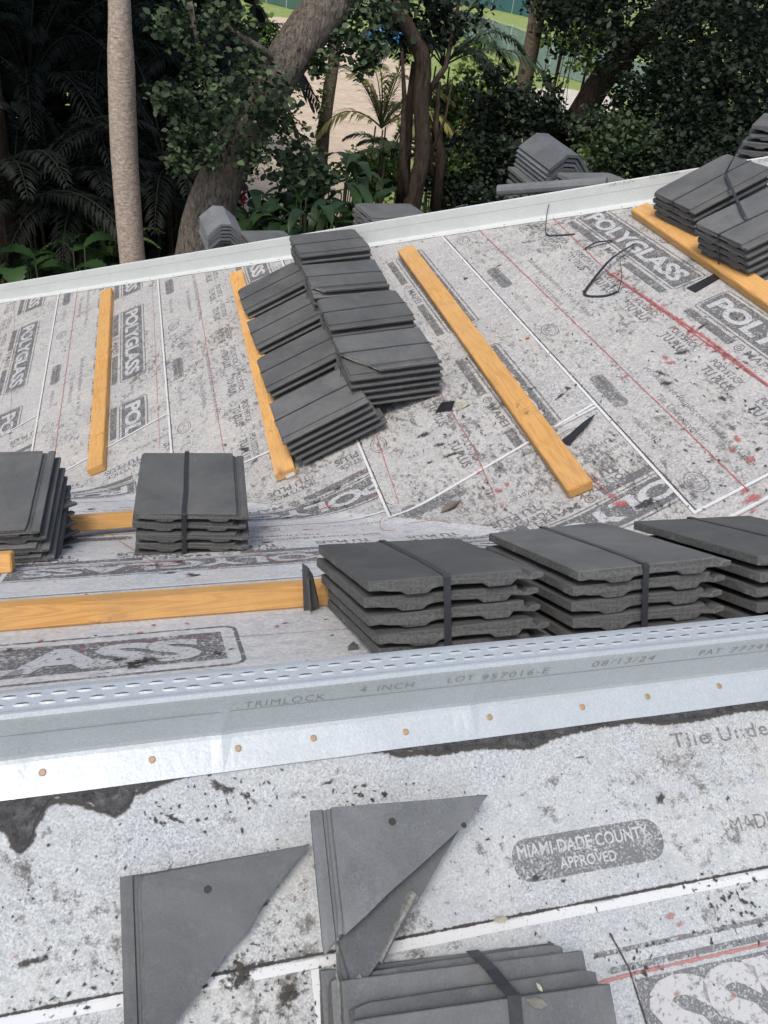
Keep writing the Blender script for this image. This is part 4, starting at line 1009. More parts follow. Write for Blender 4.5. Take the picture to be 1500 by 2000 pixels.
# long axis along the picture: tile y axis along fa->fb
ey = nz(fb - fa); sF = np.linalg.norm(fb - fa) / 0.42
exF = nz(np.cross(ey, nP)); # x = towards the viewer
c0 = (fa + fb) / 2 + exF * W2 * sF
TMW = []
for s_ in (61, 62, 63, 64, 65):
    mm_ = tile_mesh(s_, rough=0.0012); mm_.materials.append(TILEN); mm_.materials.append(TEDGE); TMW.append(mm_)
for k, (dx, dy, dh) in enumerate(((0, 0, 0), (-.016, .004, -.030), (-.040, -.004, -.058), (-.048, -.014, -.086), (-.052, -.022, -.112))):
    c = c0 + exF * dx + ey * dy + nP * dh
    M_ = frame4(c, np.stack([exF, ey, nP], 1), sF * (1 - 0.0 * k), 0, 0) @ Matrix.Rotation(R((0, .6, -.4, .9, -.5)[k]), 4, 'Z')
    put_tile(TMW[k], M_, ('topmost' if k == 0 else 'bottom' if k == 4 else ORD[k] + ' from top') + ' tile of the sheared strapped stack at the bottom edge', 'weathered roof tiles in the stack at the bottom edge')
mbs = MB()
sp = [PP(922, 1856, 0.05), PP(934, 1868, .070), PP(960, 1893, .100), PP(985, 1925, .122), PP(1003, 1944, hF + .003), PP(1006, 1960, hF + .003), PP(1012, 2030, hF + .003), PP(1016, 2080, hF + .003)]
wv_ = [nz(ey) * 0.0085] * len(sp)
vs_ = []
for q in sp: vs_ += [q - nz(ey) * 0.009, q + nz(ey) * 0.009]
k_ = len(vs_)
mbs.add(vs_ + [v_ - nP * 0.001 for v_ in vs_], [(2 * i, 2 * i + 1, 2 * i + 3, 2 * i + 2) for i in range(len(sp) - 1)] + [(k_ + 2 * i, k_ + 2 * i + 2, k_ + 2 * i + 3, k_ + 2 * i + 1) for i in range(len(sp) - 1)])
tag(mbs.build('packing_strap', [STRAP], None, origin=tuple(sp[0])), 'wide dusty strap over the sheared stack at the bottom edge', 'strap', 'black packing straps round the tile stacks')

# ------------------------------------------------------------------ ridge (V) tiles and spare tiles beyond the far metal
def vtile_mesh(seed):
    bmx = bmesh.new(); hw = 0.125; hh_ = 0.085; th = 0.015
    out_ = [(-hw, 0), (-hw + .02, .020), (-0.035, hh_ - .004), (0.035, hh_ - .004), (hw - .02, .020), (hw, 0)]
    inn = [(x * (1 - .10), max(z - th, -0.012)) for x, z in out_]
    prof = out_ + inn[::-1]; ns = 8; rg = []
    for j in range(ns + 1):
        y = -0.2 + 0.4 * j / ns
        rg.append([bmx.verts.new((x * (1 + 0.04 * j / ns) + 0.0012 * noise.noise(Vector((x * 40, y * 30, seed))), y, z + 0.001 * noise.noise(Vector((y * 40, x * 30, seed + 3))))) for x, z in prof])
    n = len(prof)
    for j in range(ns):
        for k in range(n): bmx.faces.new((rg[j][k], rg[j + 1][k], rg[j + 1][(k + 1) % n], rg[j][(k + 1) % n]))
    for rr, rv in ((rg[0], False), (rg[-1], True)):
        for k in range(5):
            q = [rr[k], rr[k + 1], rr[n - 2 - k], rr[n - 1 - k]]; bmx.faces.new(q[::-1] if rv else q)
    bmesh.ops.recalc_face_normals(bmx, faces=bmx.faces[:])
    me_ = bpy.data.meshes.new('ridge_tile'); bmx.to_mesh(me_); bmx.free(); me_.materials.append(TILEN); return me_
VM = [vtile_mesh(k) for k in range(3)]
def Bz(p): return None
def onB(x, y, off):                         # point beyond the hip: vertical plane parallel to the hip, `off` metres behind
    r = ray(x, y); n_ = hipn; k = ((H0 + hipn * off - CAMP) @ n_) / (r @ n_); return CAMP + r * k
def vstack(F, Bk, off, n, phrase, group, pitch=0.021, s=1.0):
    """F, Bk: where the front and back ends of the topmost ridge line are seen; length fixes the depth"""
    F3 = onB(*F, off); rb = ray(*Bk); L_ = 0.4 * s
    bq = 2 * rb @ (CAMP - F3); cq = (CAMP - F3) @ (CAMP - F3) - L_ * L_; ds = bq * bq - 4 * cq
    k_ = (-bq + math.sqrt(ds)) / 2 if ds > 0 else -bq / 2
    ay = nz(CAMP + rb * k_ - F3); nx = nz(np.cross(ay, V(0, 0, 1))); nzv = np.cross(nx, ay); top = F3 + ay * L_ / 2
    for k in range(n):
        c = top - nzv * (0.085 * s + pitch * k) + nx * random.uniform(-.004, .004) + ay * (random.uniform(-.006, .006) + .002 * k)
        M_ = frame4(c, np.stack([nx, ay, nzv], 1), s, 0, 0)
        o = bpy.data.objects.new('ridge_tile', VM[k % 3]); COL.objects.link(o); o.matrix_world = M_
        tag(o, (('topmost' if k == 0 else 'bottom' if k == n - 1 else ORD[k] + ' from top') + ' ridge tile of ' + phrase), 'ridge tile', group)
    return ay, nx, nzv
vstack((441, 437), (424, 401), 0.30, 6, 'the smaller pile by the leaning oak trunk', 'angled ridge tiles piled beyond the far metal', s=1.0, pitch=.024)
AX2 = vstack((1119, 301), (1058, 258), 0.42, 7, 'the large pile beyond the far metal', 'angled ridge tiles piled beyond the far metal', s=1.05, pitch=.026)
def flatpile(px, off, n, ex, phrase, tiltn=(0, 0, 1), s=0.95, offs=None, pitch=PITCH):
    c = onB(*px, off); n_ = nz(tiltn); ex = nz(V(*ex)); ex = nz(ex - n_ * (ex @ n_)); Rm = np.stack([ex, np.cross(n_, ex), n_], 1)
    p = c - Rm @ V(W2, L2, 0) * s
    stack('B%d' % len(ALLT), list(p - V(0, 0, HC)), Rm.tolist(), s, 1, n, phrase, 'roof tiles in piles beyond the far metal', jit=.012, offs=offs, pitch=pitch)
flatpile((768, 412), 0.33, 5, (0.15, -1, 0), 'pile peeping over the far metal, upper row end')
flatpile((530, 468), 0.30, 4, (0.9, 0.2, 0), 'low pile between ridge tiles and upper row')
ay_, nx_, nz_ = AX2
Rm_ = np.stack([nx_, ay_, nz_], 1); p_ = onB(992, 325, 0.62) - ay_ * 0.42
stack('B_low', list(p_ - V(0, 0, HC)), Rm_.tolist(), 1.0, 1, 5, 'pile under the large ridge tile pile', 'roof tiles in piles beyond the far metal', offs=[(0, 0), (.01, -.01), (0, -.02), (.006, -.02), (.0, -.03)], pitch=.034)
flatpile((1175, 352), 0.34, 3, (0.2, -1, 0), 'pile right of the large ridge tiles')
flatpile((1545, 236), 0.75, 6, (0.75, -0.7, 0), 'fanned pile at the upper right corner', tiltn=(-.12, 0.05, 1), s=1.0, offs=[(0, 0), (-.012, .0), (-.03, 0), (-.045, 0), (-.06, 0), (-.08, 0)], pitch=.042)
flatpile((1545, 330), 0.22, 2, (0.2, -1, 0), 'pair at the right edge against the far metal')
# fallen half round piece in front of the pile
mbp = MB(); a = onB(973, 372, 0.14); b__ = onB(1185, 357, 0.10)
mbp.tube([a, (a + b__) / 2, b__], [0.030, 0.031, 0.030], 10, 0)
tag(mbp.build('ridge_tile', [TILEN], None, origin=tuple(a)), 'long rounded tile lying along the back of the far metal', 'ridge tile')

# ================================================================== TIMBER
def timber(p, q, wdir, wd, ht, label, up, bev=0.003):
    p, q = np.asarray(p, float), np.asarray(q, float); ax_ = nz(q - p); L = np.linalg.norm(q - p); wv = nz(wdir - ax_ * (wdir @ ax_)); uv = nz(np.cross(ax_, wv)); uv = uv if uv @ up > 0 else -uv
    bmx = bmesh.new(); ns = 16; rg = []
    for i in range(ns + 1):
        l = L * i / ns; bow = 0.0015 * math.sin(math.pi * i / ns); b2_ = bow * random.uniform(.9, 1.1)
        rg.append([bmx.verts.new((l, y * wd + b2_ + random.uniform(-.0005, .0005), z * ht + random.uniform(-.0004, .0004) * (z > 0))) for y, z in ((-.5, 0), (.5, 0), (.5, 1), (-.5, 1))])
    for i in range(ns):
        for k in range(4): bmx.faces.new((rg[i][k], rg[i][(k + 1) % 4], rg[i + 1][(k + 1) % 4], rg[i + 1][k]))
    bmx.faces.new(rg[0][::-1]); bmx.faces.new(rg[-1]); bmesh.ops.recalc_face_normals(bmx, faces=bmx.faces[:])
    bmesh.ops.bevel(bmx, geom=[e_ for e_ in bmx.edges if e_.calc_face_angle(0) > 0.8], offset=bev, segments=2, affect='EDGES')
    me_ = bpy.data.meshes.new('timber_batten'); bmx.to_mesh(me_); bmx.free()
    me_.materials.append(WOOD)
    o = bpy.data.objects.new('timber_batten', me_); COL.objects.link(o)
    wv2 = np.cross(uv, ax_)
    o.matrix_world = frame4(p, np.stack([ax_, wv2, uv], 1), 1, 0, 0)
    return tag(o, label, 'timber', 'sawn timber battens fixed to the roof')
def batA(c0, c1, wd, label, ht=0.038, h=0.0035):
    a, b__ = AA(*c0, ht), AA(*c1, ht)        # pixels on the centre line of the top face
    a = a - nA * (ht - h); b__ = b__ - nA * (ht - h)
    return timber(a, b__, A2, wd, ht, label, nA)
batA((207, 566), (185, 914), 0.082, 'short timber batten lying alone near the left edge')
batA((460, 531), (556, 921), 0.086, 'timber batten under the lower row of tile stacks')
batA((791, 484), (1133, 950), 0.090, 'long timber batten down the middle of the far slope')
batA((1248, 403), (1560, 615), 0.090, 'timber batten below the strapped stacks at upper right')
def batN(c0, c1, wd, ht, label, h=0.001):
    a, b__ = NN(*c0, h), NN(*c1, h)           # pixels on the bottom front edge
    off = -N2 * wd / 2
    return timber(a + off, b__ + off, N2, wd, ht, label, nN)
batN((-140, 1245.5), (655, 1182), 0.062, 0.052, 'long timber across the valley slope towards the standing shard')
batN((30, 1049), (330, 1025), 0.060, 0.050, 'timber behind the square stack standing alone', h=0.02)
batN((-120, 1128), (24, 1119), 0.060, 0.052, 'timber stub under the stack at the left edge')
# end label on the second batten
mbp = MB(); q = AA(566, 926, 0.022); e1 = nz(A2); e2 = nA
mbp.add([q - e1 * .020 - e2 * .010 + A1 * .006, q + e1 * .020 - e2 * .010 + A1 * .006, q + e1 * .020 + e2 * .008 + A1 * .006, q - e1 * .020 + e2 * .008 + A1 * .006], [(0, 1, 2, 3)])
tag(mbp.build('paper_label', [PAPER], None, origin=tuple(q)), 'white paper label on the sawn end of the batten', 'label')

# ================================================================== LOOSE BITS
def strip(name, pts, wd, th, mat, label, cat, up, group=None, twist=None):
    mb_ = MB(); vs_ = []; k = len(pts)
    for i, p in enumerate(pts):
        d = nz(pts[min(i + 1, k - 1)] - pts[max(i - 1, 0)]); s_ = nz(np.cross(up, d)); w_ = wd if not hasattr(wd, '__len__') else wd[i]
        if twist: a = twist[i]; s_ = s_ * math.cos(a) + nz(up) * math.sin(a)
        n_ = nz(np.cross(d, s_))
        vs_ += [p - s_ * w_ / 2, p + s_ * w_ / 2, p + s_ * w_ / 2 + n_ * th, p - s_ * w_ / 2 + n_ * th]
    fs = []
    for i in range(k - 1):
        for j in range(4): fs.append((4 * i + j, 4 * i + (j + 1) % 4, 4 * i + 4 + (j + 1) % 4, 4 * i + 4 + j))
    fs += [(3, 2, 1, 0), tuple(4 * (k - 1) + j for j in range(4))]
    mb_.add(vs_, fs); o = mb_.build(name, [mat], None, origin=tuple(pts[0])); return tag(o, label, cat, group)
def curve_pts(pxh, fn, n=6):
    P_ = [fn(x, y, h) for x, y, h in pxh]; out = []
    for i in range(len(P_) - 1):
        p0 = P_[max(i - 1, 0)]; p1 = P_[i]; p2 = P_[i + 1]; p3 = P_[min(i + 2, len(P_) - 1)]
        for k in range(n):
            t_ = k / n; out.append(0.5 * ((2 * p1) + (-p0 + p2) * t_ + (2 * p0 - 5 * p1 + 4 * p2 - p3) * t_ ** 2 + (-p0 + 3 * p1 - 3 * p2 + p3) * t_ ** 3))
    out.append(P_[-1]); return out
GS = 'cut black strap pieces on the far slope'
strip('strap_offcut', curve_pts([(1240, 476, .02), (1196, 504, .05), (1160, 545, .02), (1142, 575, .006), (1180, 578, .006), (1208, 569, .006)], AA), .014, .0012, BLACKP, 'curled black strap offcut forming an open loop', 'strap', nA, GS)
strip('strap_offcut', curve_pts([(1208, 569, .006), (1214, 540, .05), (1211, 510, .10)], AA), .004, .0012, BLACKP, 'thin wiry strap end rising from the open loop', 'strap', nA, GS)
strip('strap_offcut', curve_pts([(1142, 486, .01), (1165, 474, .02), (1196, 470, .01)], AA), .014, .0012, BLACKP, 'short black strap offcut above the open loop', 'strap', nA, GS)
strip('strap_offcut', curve_pts([(1085, 374, .02), (1072, 400, .06), (1067, 430, .03), (1068, 458, .006), (1095, 459, .006), (1123, 457, .006)], AA), [.004] * 18 + [.012] * 13, .0012, BLACKP, 'thin bent strap lying beside the first red chalk line', 'strap', nA, GS)
strip('membrane_flap', curve_pts([(1103, 866, .006), (1130, 840, .012), (1162, 810, .02)], AA), [.05, .046, .04, .036, .032, .03, .03, .028, .026, .02, .014, .008, .002], .0015, BLACKP, 'pointed black flap beside the long middle batten', 'flap', nA)
mbp = MB(); q = [AA(850, 806, .004), AA(862, 786, .004), AA(888, 783, .010), AA(882, 802, .006)]; mbp.add(q + [p_ + nA * .001 for p_ in q], [(0, 1, 2, 3), (7, 6, 5, 4), (0, 4, 5, 1), (1, 5, 6, 2), (2, 6, 7, 3), (3, 7, 4, 0)])
tag(mbp.build('tape_scrap', [BLACKP], None, origin=tuple(q[0])), 'small black square of tape right of the tile piles', 'tape')
mbp = MB(); q = [AA(889, 802, .004), AA(893, 784, .008), AA(918, 788, .012), AA(906, 797, .006)]; mbp.add(q + [p_ + nA * .001 for p_ in q], [(0, 1, 2, 3), (7, 6, 5, 4), (0, 4, 5, 1), (1, 5, 6, 2), (2, 6, 7, 3), (3, 7, 4, 0)])
tag(mbp.build('paper_scrap', [SCRAP], None, origin=tuple(q[0])), 'torn pale paper scrap beside the black tape square', 'scrap')
mbp = MB(); q = [AA(1340, 563, .003), AA(1396, 534, .003), AA(1412, 541, .003), AA(1358, 572, .003)]; mbp.add(q + [p_ + nA * .0012 for p_ in q], [(0, 1, 2, 3), (7, 6, 5, 4), (0, 4, 5, 1), (1, 5, 6, 2), (2, 6, 7, 3), (3, 7, 4, 0)])
tag(mbp.build('tape_strip', [BLACKP], None, origin=tuple(q[0])), 'black tape strip running under the upper right batten', 'tape')
# the two loose straps crossing the upper right stacks
p, Rm, s, sg, n, pt_ = ALLT['Q1']
def QQ(x, y, h): return hit(x, y, p, Rm[:, 2], h)
strip('packing_strap', curve_pts([(1417, 340, .012), (1428, 366, .02), (1440, 392, .02), (1452, 418, .03), (1460, 432, .012)], QQ), .012, .0012, STRAP, 'loose strap crossing down over both upper right stacks', 'strap', nA, 'loose ends of strap over the upper right stacks')
strip('packing_strap', curve_pts([(1417, 338, .012), (1432, 310, .06), (1452, 274, .16), (1470, 270, .18), (1500, 268, .18), (1530, 266, .2)], QQ), .010, .0012, STRAP, 'loose strap standing up towards the fanned corner pile', 'strap', nA, 'loose ends of strap over the upper right stacks')
# shards
def shard(pts_px, fn, h, th, label, up, mat=TILE):
    q = [fn(x, y, h) for x, y in pts_px]; n_ = nz(up); mb_ = MB(); k = len(q)
    mb_.add(q + [p_ + n_ * th for p_ in q], [tuple(range(k))[::-1], tuple(range(k, 2 * k))] + [(i, (i + 1) % k, k + (i + 1) % k, k + i) for i in range(k)])
    return tag(mb_.build('tile_shard', [mat], None, origin=tuple(q[0])), label, 'tile shard', 'broken pieces of tile')
base = NN(605, 1192, 0.0); 
mb_ = MB(); zc = base
def SH(x, y): r = ray(x, y); return CAMP + r * ((base - CAMP) @ V(0, 1, 0.25) / (r @ V(0, 1, 0.25)))
f_ = [SH(590, 1112), SH(601, 1120), SH(611, 1135), SH(622, 1184), SH(618, 1193), SH(593, 1194)]; bk = [q + V(0.004, 0.022, 0.0) for q in f_]; rb = [SH(602, 1128) - V(0, .010, 0), SH(606, 1190) - V(0, .012, 0)]
mb_.add(f_ + bk, [(5, 4, 3, 2, 1, 0), (6, 7, 8, 9, 10, 11)] + [(i, (i + 1) % 6, 6 + (i + 1) % 6, 6 + i) for i in range(6)])
mb_.add([SH(598, 1124), SH(606, 1128), SH(613, 1187), SH(603, 1190)] + rb, [(0, 4, 5, 3), (4, 1, 2, 5), (0, 1, 4), (3, 5, 2)])
tag(mb_.build('tile_shard', [TILE], None, origin=tuple(base)), 'ribbed tile shard standing upright against the long timber', 'tile shard', 'broken pieces of tile')
shard([(27, 1229), (45, 1228), (42, 1220), (30, 1219)], NN, 0.0, .012, 'small dark shard in front of the long timber', nN)
shard([(170, 1037), (205, 1034), (200, 1031), (172, 1032)], NN, 0.0, .006, 'flat dark shard before the timber behind square stack', nN)
shard([(680, 1271), (700, 1269), (690, 1262)], NN, 0.0, .010, 'shard by the perforated metal near the shard stack', nN)
shard([(733, 810), (752, 812), (757, 804), (742, 801)], AA, 0.003, .004, 'small grey shard beside the lower row front stack', nA)
shard([(121, 1072), (142, 1071), (136, 1067), (124, 1069)], NN, 0.0, .004, 'thin dark chip in front of the hidden stack', nN)
# dead leaves
def deadleaf(x, y, fn, a, ang, label, n_, mat=DEADLEAF):
    c = fn(x, y, .008); e1 = nz(np.cross(n_, V(math.cos(ang), math.sin(ang), 0.1))); e2 = np.cross(n_, e1); mb_ = MB()
    pts = [(-1, 0, 0), (-.4, .38, .18), (.3, .42, .2), (1, 0, .05), (.3, -.35, .25), (-.4, -.35, .12)]
    mid = [(-.4, 0, 0), (.3, 0, 0)]
    vs_ = [c + e1 * a * x_ + e2 * a * y_ + n_ * a * z_ for x_, y_, z_ in pts + mid]
    mb_.add(vs_, [(0, 6, 1), (1, 6, 7, 2), (2, 7, 3), (0, 5, 6), (5, 4, 7, 6), (4, 3, 7)])
    return tag(mb_.build('fallen_leaf', [mat], None, origin=tuple(c)), label, 'leaf', 'dead leaves on the roof')
deadleaf(217, 684, AA, .028, 0.4, 'curled tan leaf against the short batten', nA, plain('tan_leaf', (.42, .26, .12)))
deadleaf(880, 990, AA, .045, 1.9, 'dry brown leaf above the shard stack in the valley', nA, plain('brown_leaf', (.12, .10, .08)))
deadleaf(1030, 660, AA, .014, 1.0, 'tiny orange leaf right of the long middle batten', nA, plain('orange_leaf', (.5, .16, .05)))
deadleaf(1053, 1928, lambda x, y, h: PP(x, y, hF + .003), .0065, 0.5, 'pale dry leaf on the bottom edge stack', nP, plain('pale_leaf', (.36, .36, .25)))
deadleaf(1048, 1958, lambda x, y, h: PP(x, y, hF + .003), .015, 1.2, 'long grey leaf on the topmost bottom edge tile', nP, plain('grey_leaf', (.17, .165, .14)))
deadleaf(977, 1795, PP, .012, 1.5, 'thin dry leaf standing on the white lap line', nP, plain('straw_leaf', (.36, .33, .26)))
deadleaf(18, 845, AA, .02, 1.5, 'small tan leaf at the left edge of far slope', nA, plain('buff_leaf', (.45, .36, .24)))
# curly red twine bits
TW = plain('red_twine', (.38, .17, .12), .8)
def twine(pxs, fn, r, label, n_):
    pts = curve_pts([(x, y, .004 + .004 * (i % 2)) for i, (x, y) in enumerate(pxs)], fn, 5); mb_ = MB(); mb_.tube(pts, r, 5)
    return tag(mb_.build('twine', [TW], None, origin=tuple(pts[0])), label, 'twine', 'bits of red chalk twine')
twine([(150, 972), (175, 978), (190, 985), (160, 990), (210, 980)], lambda x, y, h: AA(x, y, h + .01), .0012, 'curled twine beside the hidden stack in the valley', nA)
twine([(748, 1008), (742, 1022), (748, 1035), (770, 1036)], lambda x, y, h: NN(x, y, h + .03), .0012, 'hooked twine behind the shard stack', nN)
twine([(800, 1022), (850, 1016), (880, 1022)], lambda x, y, h: NN(x, y, h + .03), .0012, 'straight twine end behind the shard stack', nN)
twine([(240, 1015), (243, 1020), (228, 1028), (205, 1034), (300, 1098), (330, 1104)], lambda x, y, h: NN(x, y, h), .0009, 'long twine left of the square stack', nN)
twine([(575, 925), (588, 938), (591, 955)], AA, .0012, 'twine at the labelled batten end', nA)
twine([(470, 1060), (540, 1095), (610, 1085), (640, 1078)], NN, .0009, 'twine beside the block lettering in the valley', nN)

# ================================================================== GROUND
def gsheet(name, pts, z, mat, kind='structure'):
    mb_ = MB(); mb_.add([(p_[0], p_[1], z) for p_ in pts], [tuple(range(len(pts)))]); return tag(mb_.build(name, [mat]), None, None, None, kind)
mt, t, b = newmat('lawn'); LAWN = mt
c = mixc(t, ramp(t, tex(t, 1.5, 8, 0.75), [(0.3, 0), (0.7, 1)]), (0.15, 0.22, 0.05), (0.31, 0.37, 0.11)); c = mixc(t, ramp(t, tex(t, .25, 5, 0.7), [(0.55, 0), (0.7, .6)]), c, (0.36, 0.31, 0.18))
t.links.new(c, b.inputs['Base Color']); b.inputs['Roughness'].default_value = 0.95; bump(t, b, tex(t, 9, 6, 0.8), 0.8, 0.08)
mt, t, b = newmat('sand'); SAND = mt
c = mixc(t, ramp(t, tex(t, 2.2, 8, 0.75), [(0.3, 0), (0.7, 1)]), (0.46, 0.35, 0.25), (0.68, 0.55, 0.42)); c = mixc(t, ramp(t, tex(t, .5, 6, 0.7), [(0.52, 0), (0.66, .6)]), c, (0.30, 0.25, 0.14))
t.links.new(c, b.inputs['Base Color']); b.inputs['Roughness'].default_value = 0.95; bump(t, b, tex(t, 3.5, 6, 0.7), 0.9, 0.12)
mt, t, b = newmat('leaf_litter'); LITTER = mt
c = mixc(t, ramp(t, tex(t, 6, 8, 0.8), [(0.35, 0), (0.7, 1)]), (0.018, 0.015, 0.010), (0.085, 0.062, 0.038))
t.links.new(c, b.inputs['Base Color']); b.inputs['Roughness'].default_value = 0.95; bump(t, b, tex(t, 14, 6, 0.8), 1.0, 0.06)
GRAV = plain('pale_gravel', (0.52, 0.48, 0.41), 0.95, 0.2, 3, 0.3, 0.6)
gsheet('ground', [(-600, -200), (600, -200), (600, 1100), (-600, 1100)], 0, LAWN)
gsheet('leaf_litter', [(-60, -20), (60, -20), (60, 17), (14, 19), (9, 20.5), (5, 19), (2.5, 22), (-4, 26), (-60, 30)], 0.004, LITTER)
sp_ = [atG(*q) for q in ((330, 60), (520, 32), (640, 40), (720, 95), (800, 130), (860, 190), (850, 260), (780, 330), (700, 410), (600, 445), (470, 430), (430, 300))]
gsheet('sand', [(q[0], q[1]) for q in sp_], 0.006, SAND)
sp_ = [atG(*q) for q in ((860, 200), (1000, 175), (1100, 172), (1200, 190), (1210, 215), (1160, 270), (1080, 260), (1040, 215), (870, 240))]
gsheet('gravel_path', [(q[0], q[1]) for q in sp_], 0.010, GRAV)
sp_ = [atG(*q) for q in ((1050, 265), (1160, 262), (1190, 330), (1000, 360), (850, 340), (890, 290))]

# fence
FG = plain('green_mesh', (0.20, 0.27, 0.235), 0.8, 0.2, 6, 0.25, 0.2); FPOST = plain('grey_post', (0.42, 0.44, 0.43), 0.6)
def fence(pts, ht, label, mat=FG, post=True):
    root = empty('fence', tuple(pts[0])); tag(root, label, 'fence'); mb_ = MB(); posts = []
    for i in range(len(pts) - 1):
        a, b__ = pts[i], pts[i + 1]; L = np.linalg.norm(b__ - a); n = max(1, int(L / 2.6))
        for k in range(n):
            p_ = a + (b__ - a) * k / n; q_ = a + (b__ - a) * (k + 1) / n; sgd = nz(np.cross(q_ - p_, V(0, 0, 1)))
            vs_ = []
            for j in range(7):
                for zz in (0.05, ht * .5, ht):
                    w_ = 0.05 * math.sin(j * 1.7 + k + zz) if 0 < j < 6 else 0
                    vs_.append(p_ + (q_ - p_) * j / 6 + V(0, 0, zz - (0.06 * math.sin(math.pi * j / 6) if zz == ht else 0)) + sgd * w_)
            mb_.add(vs_, [(3 * j + r_, 3 * j + 3 + r_, 3 * j + 4 + r_, 3 * j + 1 + r_) for j in range(6) for r_ in range(2)])
            posts.append(p_)
    posts.append(pts[-1]); o = mb_.build('screen_panel', [mat]); adopt(o, root)
    for p_ in posts:
        m2 = MB(); m2.tube([p_ + V(0, 0, -0.1), p_ + V(0, 0, ht + .12)], 0.04, 8); adopt(m2.build('post', [FPOST]), root)
    m2 = MB(); m2.tube([p_ + V(0, 0, ht + .02) for p_ in pts], 0.025, 6); adopt(m2.build('rail', [FPOST]), root)
fp = [atG(*q) for q in ((880, 70), (920, 84), (990, 112), (1070, 143), (1145, 164), (1200, 182), (1320, 215))]
fence(fp, 1.95, 'green screened construction fence crossing the sunny lawn')
fp = [atG(*q) for q in ((440, -12), (520, 6), (600, 26), (690, 36))]
fence(fp, 4.2, 'far dark green screen fence behind the sand lot', plain('dark_screen', (0.06, 0.13, 0.11), .8))
fp = [atG(*q) for q in ((880, 6), (960, 18), (1040, 36))]
fence(fp, 3.5, 'far teal screen fence at the top of the lawn', plain('teal_screen', (0.04, 0.12, 0.13), .8))
# things on the lot
def table(px, label, L=2.0):
    c = atG(*px); root = empty('folding_table', tuple(c)); tag(root, label, 'table'); WT = plain('white_plastic', (.75, .75, .73))
    ax_ = nz(V(.9, -.2, 0)); ay_ = np.cross(V(0, 0, 1), ax_)
    m2 = MB(); m2.box(c + V(0, 0, .85) - ax_ * L / 2 - ay_ * .4, ax_ * L, ay_ * .8, V(0, 0, .08)); adopt(m2.build('table_top', [WT]), root)
    for sx in (-1, 1):
        for sy in (-1, 1):
            m2 = MB(); q = c + ax_ * sx * (L / 2 - .15) + ay_ * sy * .3; m2.tube([q, q + V(0, 0, .85)], .045, 6); adopt(m2.build('leg', [WT]), root)
table((650, 130), 'long white table on the sand beyond the trees', 3.2)
mb_ = MB(); c = atG(622, 112)
mb_.box(c + V(-.5, 0, 0), V(1.1, 0, 0), V(0, .9, 0), V(0, 0, 1.3)); o = mb_.build('water_tank', [plain('white_tank', (.72, .73, .72))], None, origin=tuple(c))
mdf = o.modifiers.new('b', 'BEVEL'); mdf.width = .2; mdf.segments = 3
tag(o, 'white rounded site tank behind the white table', 'tank')
mb_ = MB(); c = atG(752, 82); n_ = 12
for rr, zz in ((1.5, 0), (1.6, .35), (1.1, .9), (.4, 1.25)):
    mb_.v += [(c[0] + rr * math.cos(6.283 * k / n_) * (1 + .15 * math.sin(3 * k)), c[1] + rr * .6 * math.sin(6.283 * k / n_), c[2] + zz) for k in range(n_)]; mb_.fade += [1] * n_
for r_ in range(3):
    for k in range(n_): mb_.f.append((r_ * n_ + k, r_ * n_ + (k + 1) % n_, (r_ + 1) * n_ + (k + 1) % n_, (r_ + 1) * n_ + k)); mb_.m.append(0)
mb_.f.append(tuple(3 * n_ + k for k in range(n_))); mb_.m.append(0)
tag(mb_.build('tarp_heap', [plain('blue_tarp', (.03, .22, .55), .5)], None, smooth=True), 'bright blue tarp heap on the far side of the sand', 'tarp')

# ================================================================== VEGETATION
def leafmesh(name, cen, size, mat, parent, upb=0.6, asp=0.42, dirs=None, shade=None, droop=0.0):
    n = len(cen); cen = np.asarray(cen)
    if dirs is None: dirs = rng.normal(size=(n, 3)); dirs[:, 2] = dirs[:, 2] * 0.5 - droop
    dirs /= np.linalg.norm(dirs, axis=1, keepdims=True)
    nr = rng.normal(size=(n, 3)); nr[:, 2] += upb * 2; nr -= dirs * (nr * dirs).sum(1, keepdims=True); nr /= np.linalg.norm(nr, axis=1, keepdims=True)
    sd_ = np.cross(nr, dirs); sz = size * rng.uniform(0.45, 1.45, size=(n, 1))
    P_ = [(0, 0, 0), (0.3, asp, .06), (0.72, asp * .8, .04), (1, 0, -.06), (0.72, -asp * .8, .04), (0.3, -asp, .06)]
    vs_ = np.stack([cen + sz * (a * dirs + b_ * sd_ + c_ * nr) for a, b_, c_ in P_], 1).reshape(-1, 3)
    me_ = bpy.data.meshes.new(name); me_.vertices.add(6 * n); me_.vertices.foreach_set('co', vs_.ravel())
    me_.loops.add(6 * n); me_.loops.foreach_set('vertex_index', np.arange(6 * n, dtype=np.int32))
    me_.polygons.add(n); me_.polygons.foreach_set('loop_start', np.arange(0, 6 * n, 6, dtype=np.int32)); me_.polygons.foreach_set('loop_total', np.full(n, 6, dtype=np.int32))
    me_.update(calc_edges=True)
    at = me_.attributes.new('shade', 'FLOAT', 'POINT'); sh = rng.uniform(0, 1, size=n) ** 1.5 if shade is None else shade
    at.data.foreach_set('value', np.repeat(sh, 6).astype(np.float32))
    o = link(name, me_, [mat]); 
    if parent is not None: adopt(o, parent)
    return o
def clumps(centers, radii, nclump, per, spread):
    """leaf positions in many small sprigs spread through several blobs"""
    out = []; tw = []
    for c, r in zip(centers, radii):
        r = np.asarray(r, float) * np.ones(3)
        for k in range(nclump):
            d = rng.normal(size=3); d /= np.linalg.norm(d); q = np.asarray(c) + d * r * rng.uniform(0.25, 1.0) ** 0.6
            out.append(q + rng.normal(size=(per, 3)) * spread); tw.append(q)
    return np.concatenate(out), tw
